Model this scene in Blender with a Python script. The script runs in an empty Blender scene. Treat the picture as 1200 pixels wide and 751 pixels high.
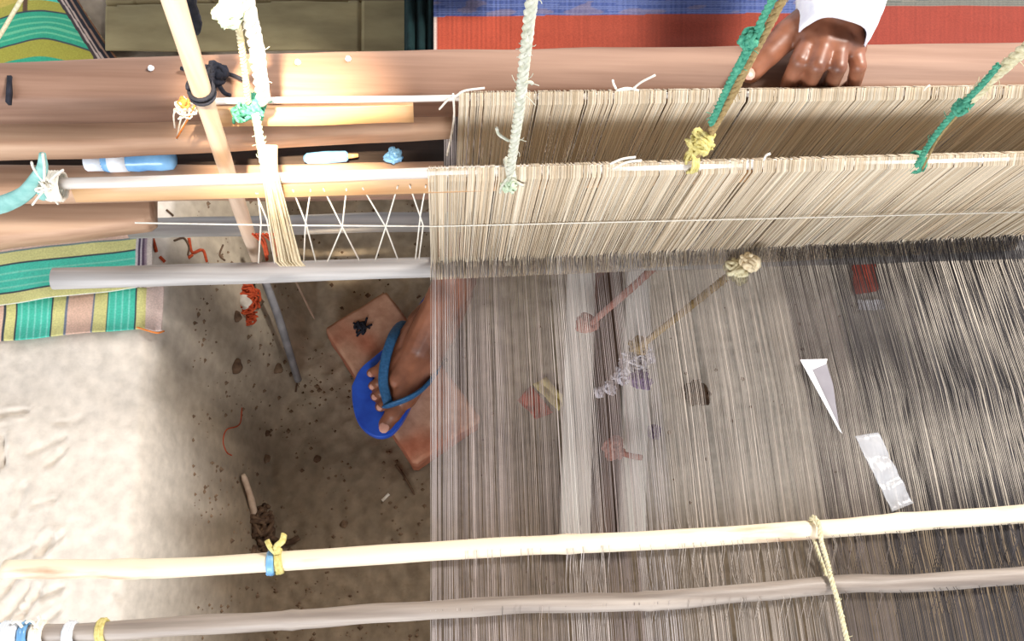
import bpy, bmesh, math, random
from mathutils import Vector, Matrix, noise
random.seed(7)
sc = bpy.context.scene
COL = sc.collection

# ---------------------------------------------------------------- camera
F = 950.0
def _n(v): return v.normalized()
dn = _n(Vector((-80, -345, -950)))
Yc = Vector((-93, 2610, -950)).normalized(); Yc = _n(Yc - dn * Yc.dot(dn))
Zc = -dn
Xc = Yc.cross(Zc)
M = Matrix((Xc, Yc, Zc))
CAM = Vector((0, 0, 1.33))
cd = bpy.data.cameras.new('camera'); cam = bpy.data.objects.new('camera', cd); COL.objects.link(cam)
cam.matrix_world = Matrix.Translation(CAM) @ M.to_4x4()
cd.sensor_width = 36; cd.lens = 36 * F / 1200; cd.clip_start = .02
sc.camera = cam
# ---------------------------------------------------------------- light
w = bpy.data.worlds.new('world'); sc.world = w; w.use_nodes = True
w.node_tree.nodes['Background'].inputs[0].default_value = (.86, .93, 1, 1)
w.node_tree.nodes['Background'].inputs[1].default_value = 1.0
def area(name, loc, target, size, power, col):
    l = bpy.data.lights.new(name, 'AREA'); l.shape = 'RECTANGLE'; l.size = size[0]; l.size_y = size[1]
    l.energy = power; l.color = col
    o = bpy.data.objects.new(name, l); COL.objects.link(o); o.location = loc
    o.rotation_euler = (Vector(target) - Vector(loc)).to_track_quat('-Z', 'Y').to_euler()
    return o
area('doorway_light', (-1.0, -2.3, 1.45), (-.1, .3, .5), (1.6, .9), 50, (.97, .98, 1))
area('window_light', (1.25, .95, 2.35), (-.1, .3, .2), (.45, .45), 54, (1, .95, .88))
sp = bpy.data.lights.new('sunbeam', 'SPOT'); sp.energy = 1100; sp.color = (1, .8, .55); sp.spot_size = math.radians(4.8)
sp.spot_blend = .55; sp.shadow_soft_size = .05
so = bpy.data.objects.new('sunbeam', sp); COL.objects.link(so); so.location = (.02, -.25, 2.6)
so.rotation_euler = (Vector((-.145, .455, .66)) - so.location).to_track_quat('-Z', 'Y').to_euler()
vs = sc.view_settings
vs.view_transform = 'Standard'; vs.look = 'None'; vs.exposure = .55; vs.gamma = 1; vs.use_curve_mapping = False

# ---------------------------------------------------------------- measuring: lines of sight met with planes of the place
def ray(px, py): return M @ Vector(((px - 600) / F, (375.5 - py) / F, -1))
def P(px, py, z):
    r = ray(px, py); return CAM + r * ((z - CAM.z) / r.z)
def PY(px, py, y):               # upright planes of the shafts, which stand slightly askew to the warp
    y += (px - 500) * 4.4e-5
    r = ray(px, py); return CAM + r * ((y - CAM.y) / r.y)
def proj(p):
    v = M.transposed() @ (Vector(p) - CAM); return (600 + F * v.x / -v.z, 375.5 - F * v.y / -v.z)

# ---------------------------------------------------------------- materials
def lin(c):
    return tuple((x / 255 / 12.92) if x / 255 <= .04045 else ((x / 255 + .055) / 1.055) ** 2.4 for x in c) + (1,)
def mat(name, c1, c2=None, scale=(20, 20, 20), rough=.8, bump=.25, detail=6, dist=.002, attr=None, trans=0, metal=0, spec=.3, contrast=(.3, .7), sss=0):
    m = bpy.data.materials.new(name); m.use_nodes = True; nt = m.node_tree; N = nt.nodes; L = nt.links
    b = N['Principled BSDF']; b.inputs['Roughness'].default_value = rough; b.inputs['Metallic'].default_value = metal
    b.inputs['Specular IOR Level'].default_value = spec
    tc = N.new('ShaderNodeTexCoord'); mp = N.new('ShaderNodeMapping'); mp.inputs['Scale'].default_value = scale
    L.new(tc.outputs['Object'], mp.inputs[0])
    nz = N.new('ShaderNodeTexNoise'); nz.inputs['Scale'].default_value = 1; nz.inputs['Detail'].default_value = detail
    L.new(mp.outputs[0], nz.inputs[0])
    rp = N.new('ShaderNodeValToRGB'); rp.color_ramp.elements[0].position = contrast[0]; rp.color_ramp.elements[1].position = contrast[1]
    rp.color_ramp.elements[0].color = lin(c1); rp.color_ramp.elements[1].color = lin(c2 or c1)
    L.new(nz.outputs[0], rp.inputs[0])
    src = rp.outputs[0]
    if attr:
        at = N.new('ShaderNodeAttribute'); at.attribute_name = attr
        mx = N.new('ShaderNodeMix'); mx.data_type = 'RGBA'; mx.blend_type = 'MULTIPLY'; mx.inputs[0].default_value = 1
        L.new(at.outputs['Color'], mx.inputs[6]); L.new(src, mx.inputs[7]); src = mx.outputs[2]
    L.new(src, b.inputs['Base Color'])
    if bump:
        bp = N.new('ShaderNodeBump'); bp.inputs['Strength'].default_value = bump; bp.inputs['Distance'].default_value = dist
        L.new(nz.outputs[0], bp.inputs['Height']); L.new(bp.outputs[0], b.inputs['Normal'])
    if trans: b.inputs['Transmission Weight'].default_value = trans
    if sss:
        b.inputs['Subsurface Weight'].default_value = sss; b.inputs['Subsurface Radius'].default_value = (.01, .004, .002)
    return m
WX = (3, 90, 90)     # grain along X
WZ = (90, 90, 4)
m_beam = mat('beam_wood', (118, 86, 70), (164, 132, 114), (2.5, 60, 60), .6, .3)
m_plank = mat('worn_plank', (158, 122, 98), (205, 172, 145), (2.5, 60, 60), .6, .3)
m_dark = mat('dark_wood', (38, 30, 26), (66, 54, 48), WX, .8, .3)
m_lath = mat('bamboo_lath', (188, 140, 96), (222, 182, 136), WX, .4, .2, spec=.6)
m_pale = mat('pale_bamboo', (188, 152, 124), (242, 226, 200), (7, 40, 40), .45, .25, spec=.5, contrast=(.33, .46))
m_grey = mat('weathered_bamboo', (120, 108, 100), (182, 170, 160), (4, 90, 90), .5, .5, spec=.5)
m_greylath = mat('grey_lath', (150, 146, 144), (192, 188, 186), (3, 120, 120), .5, .4, spec=.5)
m_rod = mat('polished_rod', (205, 195, 188), (232, 225, 218), WX, .25, .05, spec=.8)
m_stick = mat('round_stick', (180, 152, 130), (214, 190, 168), WZ, .55, .3)
m_pipe = mat('grey_stick', (108, 106, 110), (150, 148, 150), (40, 40, 40), .6, .3)
m_tread = mat('treadle_pale', (206, 200, 192), (232, 226, 218), (50, 3, 50), .8, .3)
m_tread2 = mat('treadle_brown', (84, 66, 55), (118, 96, 82), (50, 3, 50), .8, .3)
m_brick = mat('brick_red', (176, 134, 112), (204, 164, 142), (60, 60, 60), .95, .8, attr='col')
m_skin = mat('skin', (104, 62, 44), (158, 102, 76), (30, 30, 30), .42, .35, dist=.0015, spec=.5, sss=.05)
m_nail = mat('nail', (206, 150, 132), (222, 172, 156), (60, 60, 60), .3, 0, spec=.6)
m_hair = mat('hair', (22, 18, 16), (40, 34, 30), (120, 120, 30), .5, .5)
m_shirt = mat('white_cotton', (225, 225, 240), (250, 250, 252), (60, 60, 60), .9, .2)
m_lungi = mat('check_cotton', (52, 58, 80), (72, 78, 96), (60, 60, 60), .9, .2)
m_sole = mat('blue_rubber', (24, 72, 190), (40, 98, 220), (40, 40, 40), .45, .1, spec=.5)
m_strap = mat('strap_rubber', (34, 78, 120), (52, 104, 150), (250, 250, 250), .5, .6, dist=.001)
m_cord = mat('hemp_cord', (190, 178, 140), (228, 220, 188), (300, 300, 300), .9, .3)
m_ropew = mat('offwhite_rope', (176, 178, 156), (218, 216, 204), (200, 200, 200), .9, .3)
m_green = mat('green_cord', (40, 120, 98), (96, 172, 142), (300, 300, 300), .85, .3)
m_greenpale = mat('pale_green_cord', (170, 190, 160), (212, 222, 196), (300, 300, 300), .9, .3)
m_yellow = mat('yellow_cord', (192, 176, 100), (224, 212, 146), (300, 300, 300), .9, .3)
m_tan = mat('tan_cord', (140, 116, 78), (176, 150, 104), (300, 300, 300), .9, .3)
m_pink = mat('pink_cord', (146, 96, 84), (184, 136, 122), (300, 300, 300), .9, .3)
m_black = mat('black_rag', (20, 22, 32), (44, 46, 58), (120, 120, 120), .9, .4)
m_red = mat('red_thread', (150, 50, 26), (190, 84, 46), (200, 200, 200), .9, .2)
m_orange = mat('orange_thread', (222, 116, 44), (240, 160, 90), (200, 200, 200), .9, .2)
m_white = mat('white_thread', (228, 220, 206), (248, 242, 230), (200, 200, 200), .9, .1)
m_teal = mat('dark_teal_cloth', (12, 32, 34), (20, 48, 50), (60, 60, 60), .95, .3)
m_ltteal = mat('light_teal_rag', (120, 176, 170), (160, 206, 200), (80, 80, 80), .9, .3)
m_blue = mat('blue_plastic', (92, 150, 205), (132, 186, 228), (40, 40, 40), .25, .1, spec=.6)
m_bluewhite = mat('white_plastic', (214, 222, 232), (238, 242, 246), (40, 40, 40), .3, .1, spec=.6)
m_mat = mat('sacking', (128, 116, 86), (160, 148, 112), (12, 30, 30), .95, .4)
m_paper = mat('white_paper', (226, 224, 228), (242, 240, 244), (30, 30, 30), .8, .1)
m_lint = mat('lint', (196, 190, 200), (226, 220, 226), (200, 200, 200), 1, .2)
m_purple = mat('purple_lint', (96, 74, 112), (128, 100, 146), (200, 200, 200), 1, .2)
m_yarn = mat('raw_yarn', (216, 196, 160), (240, 224, 192), (200, 200, 60), .9, .1)
m_root = mat('root', (70, 52, 40), (112, 88, 68), (100, 100, 100), .9, .6)
m_stone = mat('pale_stone', (178, 168, 156), (206, 198, 186), (80, 80, 80), .9, .4)
m_crumb = mat('dirt_crumb', (84, 66, 52), (136, 112, 90), (100, 100, 100), .95, .4)
m_col = mat('dyed_cotton', (225, 225, 225), (255, 255, 255), (500, 500, 500), .9, .2, dist=.0006, attr='col')
m_thread = mat('cotton_thread', (255, 255, 255), (255, 255, 255), (20, 20, 20), .8, 0, attr='col')
m_wrap = mat('yellow_wrapper', (206, 184, 112), (232, 216, 160), (60, 60, 60), .5, .2)
m_redscrap = mat('red_scrap', (160, 66, 50), (190, 90, 70), (60, 60, 60), .8, .2)
def plastic():
    m = mat('clear_plastic', (196, 198, 206), (224, 226, 232), (40, 40, 40), .25, .4, spec=.7)
    m.node_tree.nodes['Principled BSDF'].inputs['Alpha'].default_value = .38
    return m
m_film = plastic()

# ---------------------------------------------------------------- mesh helpers
class MB:
    def __init__(s): s.v = []; s.f = []; s.c = []
    def add(s, vs, fs, col=None):
        k = len(s.v); s.v += [tuple(v) for v in vs]; s.f += [tuple(i + k for i in f) for f in fs]
        s.c += [col or (1, 1, 1, 1)] * len(vs)
    def build(s, name, m, parent=None, smooth=True, colors=False, kind=None):
        me = bpy.data.meshes.new(name); me.from_pydata(s.v, [], s.f)
        if colors:
            a = me.color_attributes.new('col', 'FLOAT_COLOR', 'POINT')
            a.data.foreach_set('color', [x for c in s.c for x in c])
        me.materials.append(m)
        if smooth: me.polygons.foreach_set('use_smooth', [True] * len(me.polygons))
        me.update()
        o = bpy.data.objects.new(name, me); COL.objects.link(o)
        if parent: o.parent = parent
        if kind: o['kind'] = kind
        return o
def tag(o, label=None, cat=None, group=None, kind=None):
    if label: o['label'] = label
    if cat: o['category'] = cat
    if group: o['group'] = group
    if kind: o['kind'] = kind
    return o
def empty(name, loc, label, cat, group=None):
    o = bpy.data.objects.new(name, None); COL.objects.link(o); o.location = loc; o.empty_display_size = .02
    tag(o, label, cat, group); return o
def attach(parent, *objs):       # children keep their world coordinates
    for o in objs:
        o.parent = parent; o.matrix_parent_inverse = Matrix.Translation(parent.location).inverted()
    return objs[0]
def tube(mb, path, r, n=8, col=None, flat=1.0, caps=True, wob=0, up=None):
    path = [Vector(p) for p in path]; K = len(path)
    rs = r if isinstance(r, (list, tuple)) else [r] * K
    vs = []; fs = []
    t0 = (path[1] - path[0]).normalized()
    ref = up if up else (Vector((0, 0, 1)) if abs(t0.z) < .8 else Vector((0, 1, 0)))
    for i, p in enumerate(path):
        t = (path[min(i + 1, K - 1)] - path[max(i - 1, 0)]).normalized()
        a = ref.cross(t)
        if a.length < 1e-4: a = Vector((1, 0, 0)).cross(t)
        a.normalize(); b = t.cross(a).normalized()
        if not up: ref = b
        for j in range(n):
            th = 2 * math.pi * j / n
            rr = rs[i] * (1 + (wob * (noise.noise(p * 14 + Vector((math.cos(th), math.sin(th), 0)) * .7)) if wob else 0))
            vs.append(p + a * math.cos(th) * rr + b * math.sin(th) * rr * flat)
    for i in range(K - 1):
        for j in range(n):
            fs.append((i * n + j, i * n + (j + 1) % n, (i + 1) * n + (j + 1) % n, (i + 1) * n + j))
    if caps: fs.append(tuple(range(n - 1, -1, -1))); fs.append(tuple((K - 1) * n + j for j in range(n)))
    mb.add(vs, fs, col)
def lerp(a, b, t): return a + (b - a) * t
def line(a, b, n): return [Vector(a).lerp(Vector(b), i / n) for i in range(n + 1)]
def curve(pts, n=8):             # Catmull-Rom
    pts = [Vector(p) for p in pts]; q = [pts[0] * 2 - pts[1]] + pts + [pts[-1] * 2 - pts[-2]]; out = []
    for i in range(1, len(q) - 2):
        for k in range(n):
            t = k / n; a, b, c, d = q[i - 1], q[i], q[i + 1], q[i + 2]
            out.append(.5 * ((2 * b) + (c - a) * t + (2 * a - 5 * b + 4 * c - d) * t * t + (3 * b - a - 3 * c + d) * t ** 3))
    out.append(pts[-1]); return out
def slab(mb, pts, thick, col=None, bev=.002):
    """board: convex outline of top corners (world), sunk by thick, with a small chamfer"""
    pts = [Vector(p) for p in pts]; c = sum(pts, Vector()) / len(pts); k = len(pts)
    ins = [p + (c - p).normalized() * bev for p in pts]
    lo = [p - Vector((0, 0, thick)) for p in pts]
    mid = [p - Vector((0, 0, bev)) for p in pts]
    vs = ins + mid + lo; fs = [tuple(range(k)), tuple(2 * k + i for i in range(k - 1, -1, -1))]
    for i in range(k):
        j = (i + 1) % k
        fs.append((i, k + i, k + j, j)); fs.append((k + i, 2 * k + i, 2 * k + j, k + j))
    mb.add(vs, fs, col)
def board(mb, a, b, width_dir, w_, thick, n=24, wob=.0015, col=None):
    """rough sawn board from a to b (centre of its top), subdivided and slightly uneven"""
    a = Vector(a); b = Vector(b); wd = Vector(width_dir).normalized(); t = (b - a).normalized(); up = t.cross(wd).normalized()
    if up.z < 0: up = -up
    prof = [(-.5, -1), (-.5, -.1), (-.46, 0), (.46, 0), (.5, -.1), (.5, -1)]
    vs = []; fs = []; K = len(prof)
    for i in range(n + 1):
        p = a.lerp(b, i / n)
        for j, (x, y) in enumerate(prof):
            q = p + wd * x * w_ + up * y * thick
            vs.append(q + Vector((0, noise.noise(q * 9) * wob * 2, noise.noise(q * 11 + Vector((3, 1, 2))) * wob)))
    for i in range(n):
        for j in range(K):
            fs.append((i * K + j, i * K + (j + 1) % K, (i + 1) * K + (j + 1) % K, (i + 1) * K + j))
    fs.append(tuple(range(K - 1, -1, -1))); fs.append(tuple(n * K + j for j in range(K)))
    mb.add(vs, fs, col)
def twist(mb, path, r, pitch=.022, strands=3, fuzz=0, fl=.008, n=6):
    """laid cord: strands wound round the path, with loose fibres"""
    path = [Vector(p) for p in path]; L = [0]
    for a, b in zip(path, path[1:]): L.append(L[-1] + (b - a).length)
    tot = L[-1]; K = max(6, int(tot / (pitch / 7)))
    def at(s):
        for i in range(len(L) - 1):
            if L[i + 1] >= s or i == len(L) - 2: return path[i].lerp(path[i + 1], (s - L[i]) / max(1e-9, L[i + 1] - L[i]))
    cs = [at(tot * i / K) for i in range(K + 1)]
    t0 = (cs[-1] - cs[0]).normalized(); ref = Vector((0, 1, .1)) if abs(t0.y) < .8 else Vector((1, 0, .1))
    fr = []
    for i in range(K + 1):
        t = (cs[min(K, i + 1)] - cs[max(0, i - 1)]).normalized(); a = ref.cross(t).normalized(); b = t.cross(a); fr.append((a, b)); ref = b
    for s in range(strands):
        pts = []
        for i in range(K + 1):
            th = 2 * math.pi * (s / strands + (tot * i / K) / pitch); a, b = fr[i]
            pts.append(cs[i] + (a * math.cos(th) + b * math.sin(th)) * r * .55)
        tube(mb, pts, r * .58, n, wob=.25)
    for k in range(int(fuzz * tot / .01)):
        i = random.randrange(K); a, b = fr[i]; th = random.random() * 6.28; d = a * math.cos(th) + b * math.sin(th)
        p = cs[i] + d * r * .8; q = p + d * fl * random.random() + (cs[i + 1] - cs[i]).normalized() * fl * random.uniform(-1, 1)
        tube(mb, [p, (p + q) / 2 + d * .001, q], .00035, 3, caps=False)
def tangle(mb, c, R, r, n=8, seg=14, squash=.7, seed=0):
    """knot of looping yarn"""
    rnd = random.Random(seed); c = Vector(c)
    for k in range(n):
        pts = []
        for i in range(seg // 2 + 2):
            d = Vector((rnd.gauss(0, 1), rnd.gauss(0, 1), rnd.gauss(0, 1))).normalized() * R * rnd.uniform(.55, 1.3); d.z *= squash
            pts.append(c + d)
        tube(mb, curve(pts, 4), r, 5)
def wrap(mb, a, b, R, r, turns, n=10, flat=1):
    """thread wound round a rod between a and b"""
    a = Vector(a); b = Vector(b); t = (b - a).normalized(); u = t.cross(Vector((0, 0, 1))).normalized(); v = t.cross(u)
    pts = []
    for i in range(turns * n + 1):
        th = 6.283 * i / n
        pts.append(a.lerp(b, i / (turns * n)) + (u * math.cos(th) + v * math.sin(th)) * R)
    tube(mb, pts, r, 5)

# ================================================================ GROUND: mud pit and ledge
LZ = .36
XL0 = P(150, 560, LZ).x; XR = 1.45; YB = .80; YF = -.30
def ledge_x(y): return XL0 + .012 * noise.noise(Vector((y * 3, 1, 0))) - .10 * (y - .17) * .35
def slope_w(y): return .085 + .075 * sstep((y - .25) / .2)
def sstep(t): t = max(0, min(1, t)); return t * t * (3 - 2 * t)
GRV = []   # strokes pressed in the mud of the ledge: (a, b, width, depth)
for a, b, w_, d_ in [((6, 725), (32, 688), 5, .006), ((24, 722), (44, 690), 5, .007), ((40, 700), (70, 690), 4, .004), ((48, 646), (58, 630), 6, .008), ((60, 640), (72, 628), 4, .004),
                     ((10, 655), (40, 640), 4, .004), ((0, 487), (30, 482), 4, .006), ((66, 496), (95, 492), 3, .003), ((2, 510), (4, 545), 4, .006), ((36, 530), (75, 512), 5, .003),
                     ((18, 600), (28, 570), 5, .003), ((40, 592), (65, 586), 3, .003), ((55, 545), (70, 533), 4, .003), ((8, 690), (22, 668), 5, .005), ((30, 745), (70, 715), 4, .004),
                     ((52, 700), (75, 690), 3, .003), ((60, 545), (80, 520), 4, .002), ((0, 700), (12, 676), 4, .004), ((140, 690), (143, 705), 3, .003), ((150, 500), (153, 490), 3, .002)]:
    GRV.append((P(*a, LZ), P(*b, LZ), w_ * .0011, d_))
def ground(x, y):
    dl = x - ledge_x(y); dr = XR - x; db = YB - y; df = y - YF
    sl = slope_w(y)
    hl = 1 - sstep(dl / sl); hb = 1 - sstep(db / .05); hf = 1 - sstep(df / .05); hr = 1 - sstep(dr / .05)
    h = max(hl, hb, hf, hr); z = LZ * h
    v = Vector((x, y, 0))
    z += .006 * noise.noise(v * 5) + .0025 * noise.noise(v * 17)
    if h < .3:
        z += .0042 * noise.noise(v * 45) + .0022 * abs(noise.noise(v * 90)) * (1 - h / .3) * 1.6
    if h > .7:
        z += .0012 * noise.noise(v * 40)
        for a, b, w_, d_ in GRV:
            if abs(x - a.x) < .07 and abs(y - a.y) < .07:
                ab = b - a; t = max(0, min(1, ((x - a.x) * ab.x + (y - a.y) * ab.y) / (ab.x ** 2 + ab.y ** 2)))
                dd = math.hypot(x - a.x - ab.x * t, y - a.y - ab.y * t)
                if dd < w_ * 2.4:
                    z += -d_ * math.exp(-(dd / w_) ** 2 * 2) + d_ * .35 * math.exp(-((dd - w_ * 1.4) / w_ * 2) ** 2)
    return z, h, (dl, dr, db, df)
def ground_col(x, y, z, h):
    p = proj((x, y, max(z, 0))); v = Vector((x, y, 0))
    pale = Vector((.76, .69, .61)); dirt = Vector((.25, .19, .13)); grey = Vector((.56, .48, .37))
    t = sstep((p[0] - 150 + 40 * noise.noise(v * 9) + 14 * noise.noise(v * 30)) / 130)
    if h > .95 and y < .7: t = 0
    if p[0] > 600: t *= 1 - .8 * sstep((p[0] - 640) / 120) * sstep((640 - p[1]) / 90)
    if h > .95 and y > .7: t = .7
    c = pale.lerp(dirt, t)  # pale mud to dark dirt, with the pit wall's shade painted into the blend
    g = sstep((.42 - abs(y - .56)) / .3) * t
    c = c.lerp(grey, .7 * g)  # paler grey paints in the light falling on the far pit floor
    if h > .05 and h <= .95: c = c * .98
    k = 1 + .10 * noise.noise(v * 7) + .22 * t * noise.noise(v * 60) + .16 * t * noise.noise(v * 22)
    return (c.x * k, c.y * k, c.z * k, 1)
xs = []; x = -1.5
while x < 1.9:
    xs.append(x); x += .0045 if -.62 < x < .12 else (.012 if -.75 < x < 1.1 else .05)
ys = []; y = -.9
while y < 1.9:
    ys.append(y); y += .0045 if -.08 < y < .45 else (.008 if -.1 < y < .95 else .05)
grid = [[ground(x, y) for y in ys] for x in xs]
nrm = {}
def gn(i, j):
    if (i, j) not in nrm:
        i0, i1, j0, j1 = max(i - 1, 0), min(i + 1, len(xs) - 1), max(j - 1, 0), min(j + 1, len(ys) - 1)
        n = Vector((-(grid[i1][j][0] - grid[i0][j][0]) / (xs[i1] - xs[i0]), -(grid[i][j1][0] - grid[i][j0][0]) / (ys[j1] - ys[j0]), 1)); n.normalize(); nrm[(i, j)] = n
    return nrm[(i, j)]
REG = {'floor': ([], [], [], {}), 'floor_ledge': ([], [], [], {}), 'wall_left': ([], [], [], {}), 'wall_right': ([], [], [], {}), 'wall_back': ([], [], [], {}), 'wall_front': ([], [], [], {})}
def region(g):
    z, h, (dl, dr, db, df) = g
    if h >= .985: return 'floor_ledge'
    if h <= .015: return 'floor'
    return min((('wall_left', dl / .16), ('wall_right', dr / .05), ('wall_back', db / .05), ('wall_front', df / .05)), key=lambda t: t[1])[0]
for i in range(len(xs) - 1):
    for j in range(len(ys) - 1):
        V, Fc, Nn, idx = REG[region(grid[i][j])]
        q = []
        for a, b in ((i, j), (i + 1, j), (i + 1, j + 1), (i, j + 1)):
            if (a, b) not in idx:
                idx[(a, b)] = len(V); V.append((xs[a], ys[b], grid[a][b][0])); Nn.append(gn(a, b))
            q.append(idx[(a, b)])
        Fc.append(q)
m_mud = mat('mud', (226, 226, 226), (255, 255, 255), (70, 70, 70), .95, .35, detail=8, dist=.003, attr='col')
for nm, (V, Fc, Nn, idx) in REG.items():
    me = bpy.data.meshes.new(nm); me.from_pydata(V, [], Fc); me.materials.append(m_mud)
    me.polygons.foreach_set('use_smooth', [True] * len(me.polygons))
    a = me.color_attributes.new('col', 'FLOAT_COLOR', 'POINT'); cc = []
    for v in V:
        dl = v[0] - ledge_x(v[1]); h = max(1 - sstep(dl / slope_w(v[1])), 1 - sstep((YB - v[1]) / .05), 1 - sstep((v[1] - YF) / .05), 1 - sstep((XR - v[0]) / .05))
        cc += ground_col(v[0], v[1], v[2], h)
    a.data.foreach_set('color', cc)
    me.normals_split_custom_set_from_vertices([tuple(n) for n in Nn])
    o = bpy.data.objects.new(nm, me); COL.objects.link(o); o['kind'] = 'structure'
def gz(x, y): return ground(x, y)[0]
def G(px, py, dz=0):             # the point of the pit floor on a line of sight
    hi, z = .39, .36
    while z > -.02:
        p = P(px, py, z)
        if gz(p.x, p.y) >= z: break
        hi = z; z -= .03
    lo = z
    for _ in range(5):
        z = (lo + hi) / 2; p = P(px, py, z)
        if gz(p.x, p.y) >= z: lo = z
        else: hi = z
    z = lo
    p = P(px, py, z); return Vector((p.x, p.y, z + dz))

# the unseen roof, built further down, is added to shade the pit
# ================================================================ sheets
def sheet(name, m, fpos, fcol, u0, u1, v0, v1, nu, nv, thick=.0015, parent=None):
    mb = MB(); vs = []; cs = []
    for i in range(nu + 1):
        for j in range(nv + 1):
            u = lerp(u0, u1, i / nu); v = lerp(v0, v1, j / nv)
            vs.append(tuple(fpos(u, v))); c = fcol(u, v) if fcol else (255, 255, 255)
            cs.append(lin(c) if max(c) > 1.01 else tuple(c) + (1,))
    fs = [(i * (nv + 1) + j, (i + 1) * (nv + 1) + j, (i + 1) * (nv + 1) + j + 1, i * (nv + 1) + j + 1) for i in range(nu) for j in range(nv)]
    mb.v = vs; mb.f = fs; mb.c = cs
    o = mb.build(name, m, parent, True, fcol is not None)
    so_ = o.modifiers.new('thickness', 'SOLIDIFY'); so_.thickness = thick; so_.offset = 0
    return o
# ---- turquoise striped scarf lying over the ledge, two layers
YG = (220, 216, 146); TEAL = (80, 202, 176); PK = (226, 190, 170); DK = (64, 74, 84); WH = (226, 226, 214); TD = (40, 150, 130)
def band(v, bands, default):
    for a, b, c in bands:
        if a <= v < b: return c
    return default
def scarf_pos(u, v):             # u across, v along the line of sight rows
    b = P(u, v, LZ + .012)
    wv = .006 * noise.noise(Vector((b.x * 9, b.y * 9, 3))) + .003 * noise.noise(Vector((b.x * 25, b.y * 25, 5)))
    g = gz(b.x, b.y)
    zt = max(g, LZ if u < 150 else LZ - .0) + .010 + wv
    return Vector((b.x, b.y, zt))
def right_edge(v): return 92 + v * .78 if v < 60 else lerp(139, 178, min(1, (v - 60) / 190)) if v < 250 else 178
def top_line(u): return 296 - u * .115        # where the green band starts
def scarf_col(U, v):
    re = right_edge(v); u = U * (re + 110) - 110
    d = re - u
    if v < 120:
        if d < 30:
            return band(d, [(0, 3, (120, 84, 60)), (3, 9, (34, 36, 44)), (9, 12, (150, 120, 104)), (12, 17, (40, 38, 48)), (17, 20, (190, 170, 160)), (20, 22, (70, 60, 62)), (22, 25, (196, 178, 170)), (25, 30, (72, 62, 66))], YG)
        w_ = v
        c = band(w_, [(-99, 8, (196, 176, 90) if u < 34 else TEAL), (8, 20, (170, 166, 76)), (20, 22, DK), (22, 54, (56, 168, 136)), (54, 56, DK), (56, 75, (168, 164, 70))], (56, 168, 136))
        if w_ > 22 and w_ < 54 and (int(w_ * .45) % 3 == 0): c = (110, 196, 156)
        if v < 20 and 26 < u < 32: c = (100, 76, 60)
        return c
    if d < 19:
        return band(d, [(0, 6, (214, 200, 190)), (6, 9, (160, 140, 150)), (9, 12, (96, 76, 96)), (12, 14, (220, 210, 210)), (14, 17, (84, 66, 92)), (17, 19, (210, 200, 200))], PK)
    w_ = v - 296
    c = band(w_, [(-999, -1, PK), (-1, 1, (120, 140, 140)), (1, 14, YG), (14, 16, DK), (16, 46, TEAL), (46, 48, DK), (48, 60, YG), (60, 62, WH)], YG)
    if 17 < w_ < 46 and int(w_ * .5) % 4 == 0: c = (128, 214, 190)
    return c
def sp1(U, v):
    u = U * (right_edge(v) + 110) - 110
    return scarf_pos(u, v - lerp(9 * math.sin(u * .035), .115 * u, sstep((v - 80) / 120)))
scarf = empty('striped_scarf', P(80, 200, LZ), 'turquoise, yellow-green and pink striped cotton scarf lying over the pale mud ledge', 'scarf')
s1 = sheet('cloth_layer', m_col, sp1, scarf_col, 0, 1, -40, 356, 200, 396)
def low_pos(U, v):
    u = U * 302 - 114; b = P(u - .06 * (v - 350), v + .085 * (40 - u), LZ + .006)
    g = gz(b.x, b.y); return Vector((b.x, b.y, max(g, LZ - .012) + .0055 + .003 * noise.noise(Vector((b.x * 12, b.y * 12, 8)))))
def low_col(U, v):
    u = U * 302 - 114
    c = band(u, [(-99, -14, TEAL), (-14, 4, PK), (4, 6, DK), (6, 18, YG), (18, 20, DK), (20, 61, TEAL), (61, 63, DK), (63, 78, YG), (78, 80, (120, 130, 150)), (80, 110, PK), (110, 112, (120, 130, 150)),
                 (112, 126, YG), (126, 128, DK), (128, 160, TEAL), (160, 162, DK), (162, 172, YG)], (230, 208, 200))
    if (20 < u < 61 or 128 < u < 160) and int(u * .5) % 4 == 0: c = (130, 220, 204)
    return c
s2 = sheet('cloth_layer', m_col, low_pos, low_col, 0, 1, 325, 396, 302, 40)
mb = MB(); mb_pts = curve([scarf_pos(160, 383), P(172, 387, LZ + .012), P(184, 390, LZ + .012), P(192, 388, LZ)], 4); tube(mb, mb_pts, .0012, 5)
s3 = mb.build('loose_fringe', m_orange)
attach(scarf, s1, s2, s3)

# ================================================================ woven cloth on the far side of the batten
WZP = .49
def cl_pos(u, v): b = P(u, 50, WZP); t = P(u, 0, WZP); return b.lerp(t, v) + Vector((0, 0, -.004 * max(0, v - 1) + .0015 * noise.noise(Vector((u * .02, v * 3, 0)))))
def cl_col(u, v):
    py = 50 - 50 * v + .004 * (u - 508)
    k = 1 + .08 * math.sin(u * 1.1) * (1 if u < 600 else .3) + .06 * noise.noise(Vector((u * .3, v, 0)))
    if py > 20 + (-.006 * (u - 508) if u < 1020 else -10):
        c = (166, 72, 52) if u < 900 else (164, 70, 56)
        c = tuple(x * lerp(1.05, .86, sstep((u - 520) / 250)) for x in c)
        if u < 511: c = (210, 190, 180)
    elif u < 1024:
        c = (60, 76, 130) if int(u / 3.1) % 2 else (82, 96, 150)
        if int(py * 1.1) % 3 == 0: c = (112, 124, 166)
        c = tuple(a * .75 + b * .25 for a, b in zip(c, (60, 76, 130)))
        if noise.noise(Vector((u * .03, py * .1, 2))) > .25: c = tuple(a * .6 + b * .4 for a, b in zip(c, (150, 120, 120)))
    else:
        c = (92, 96, 92) if int(py * .9) % 2 else (120, 116, 108)
    return tuple(max(2, min(250, x * k)) for x in c)
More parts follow.
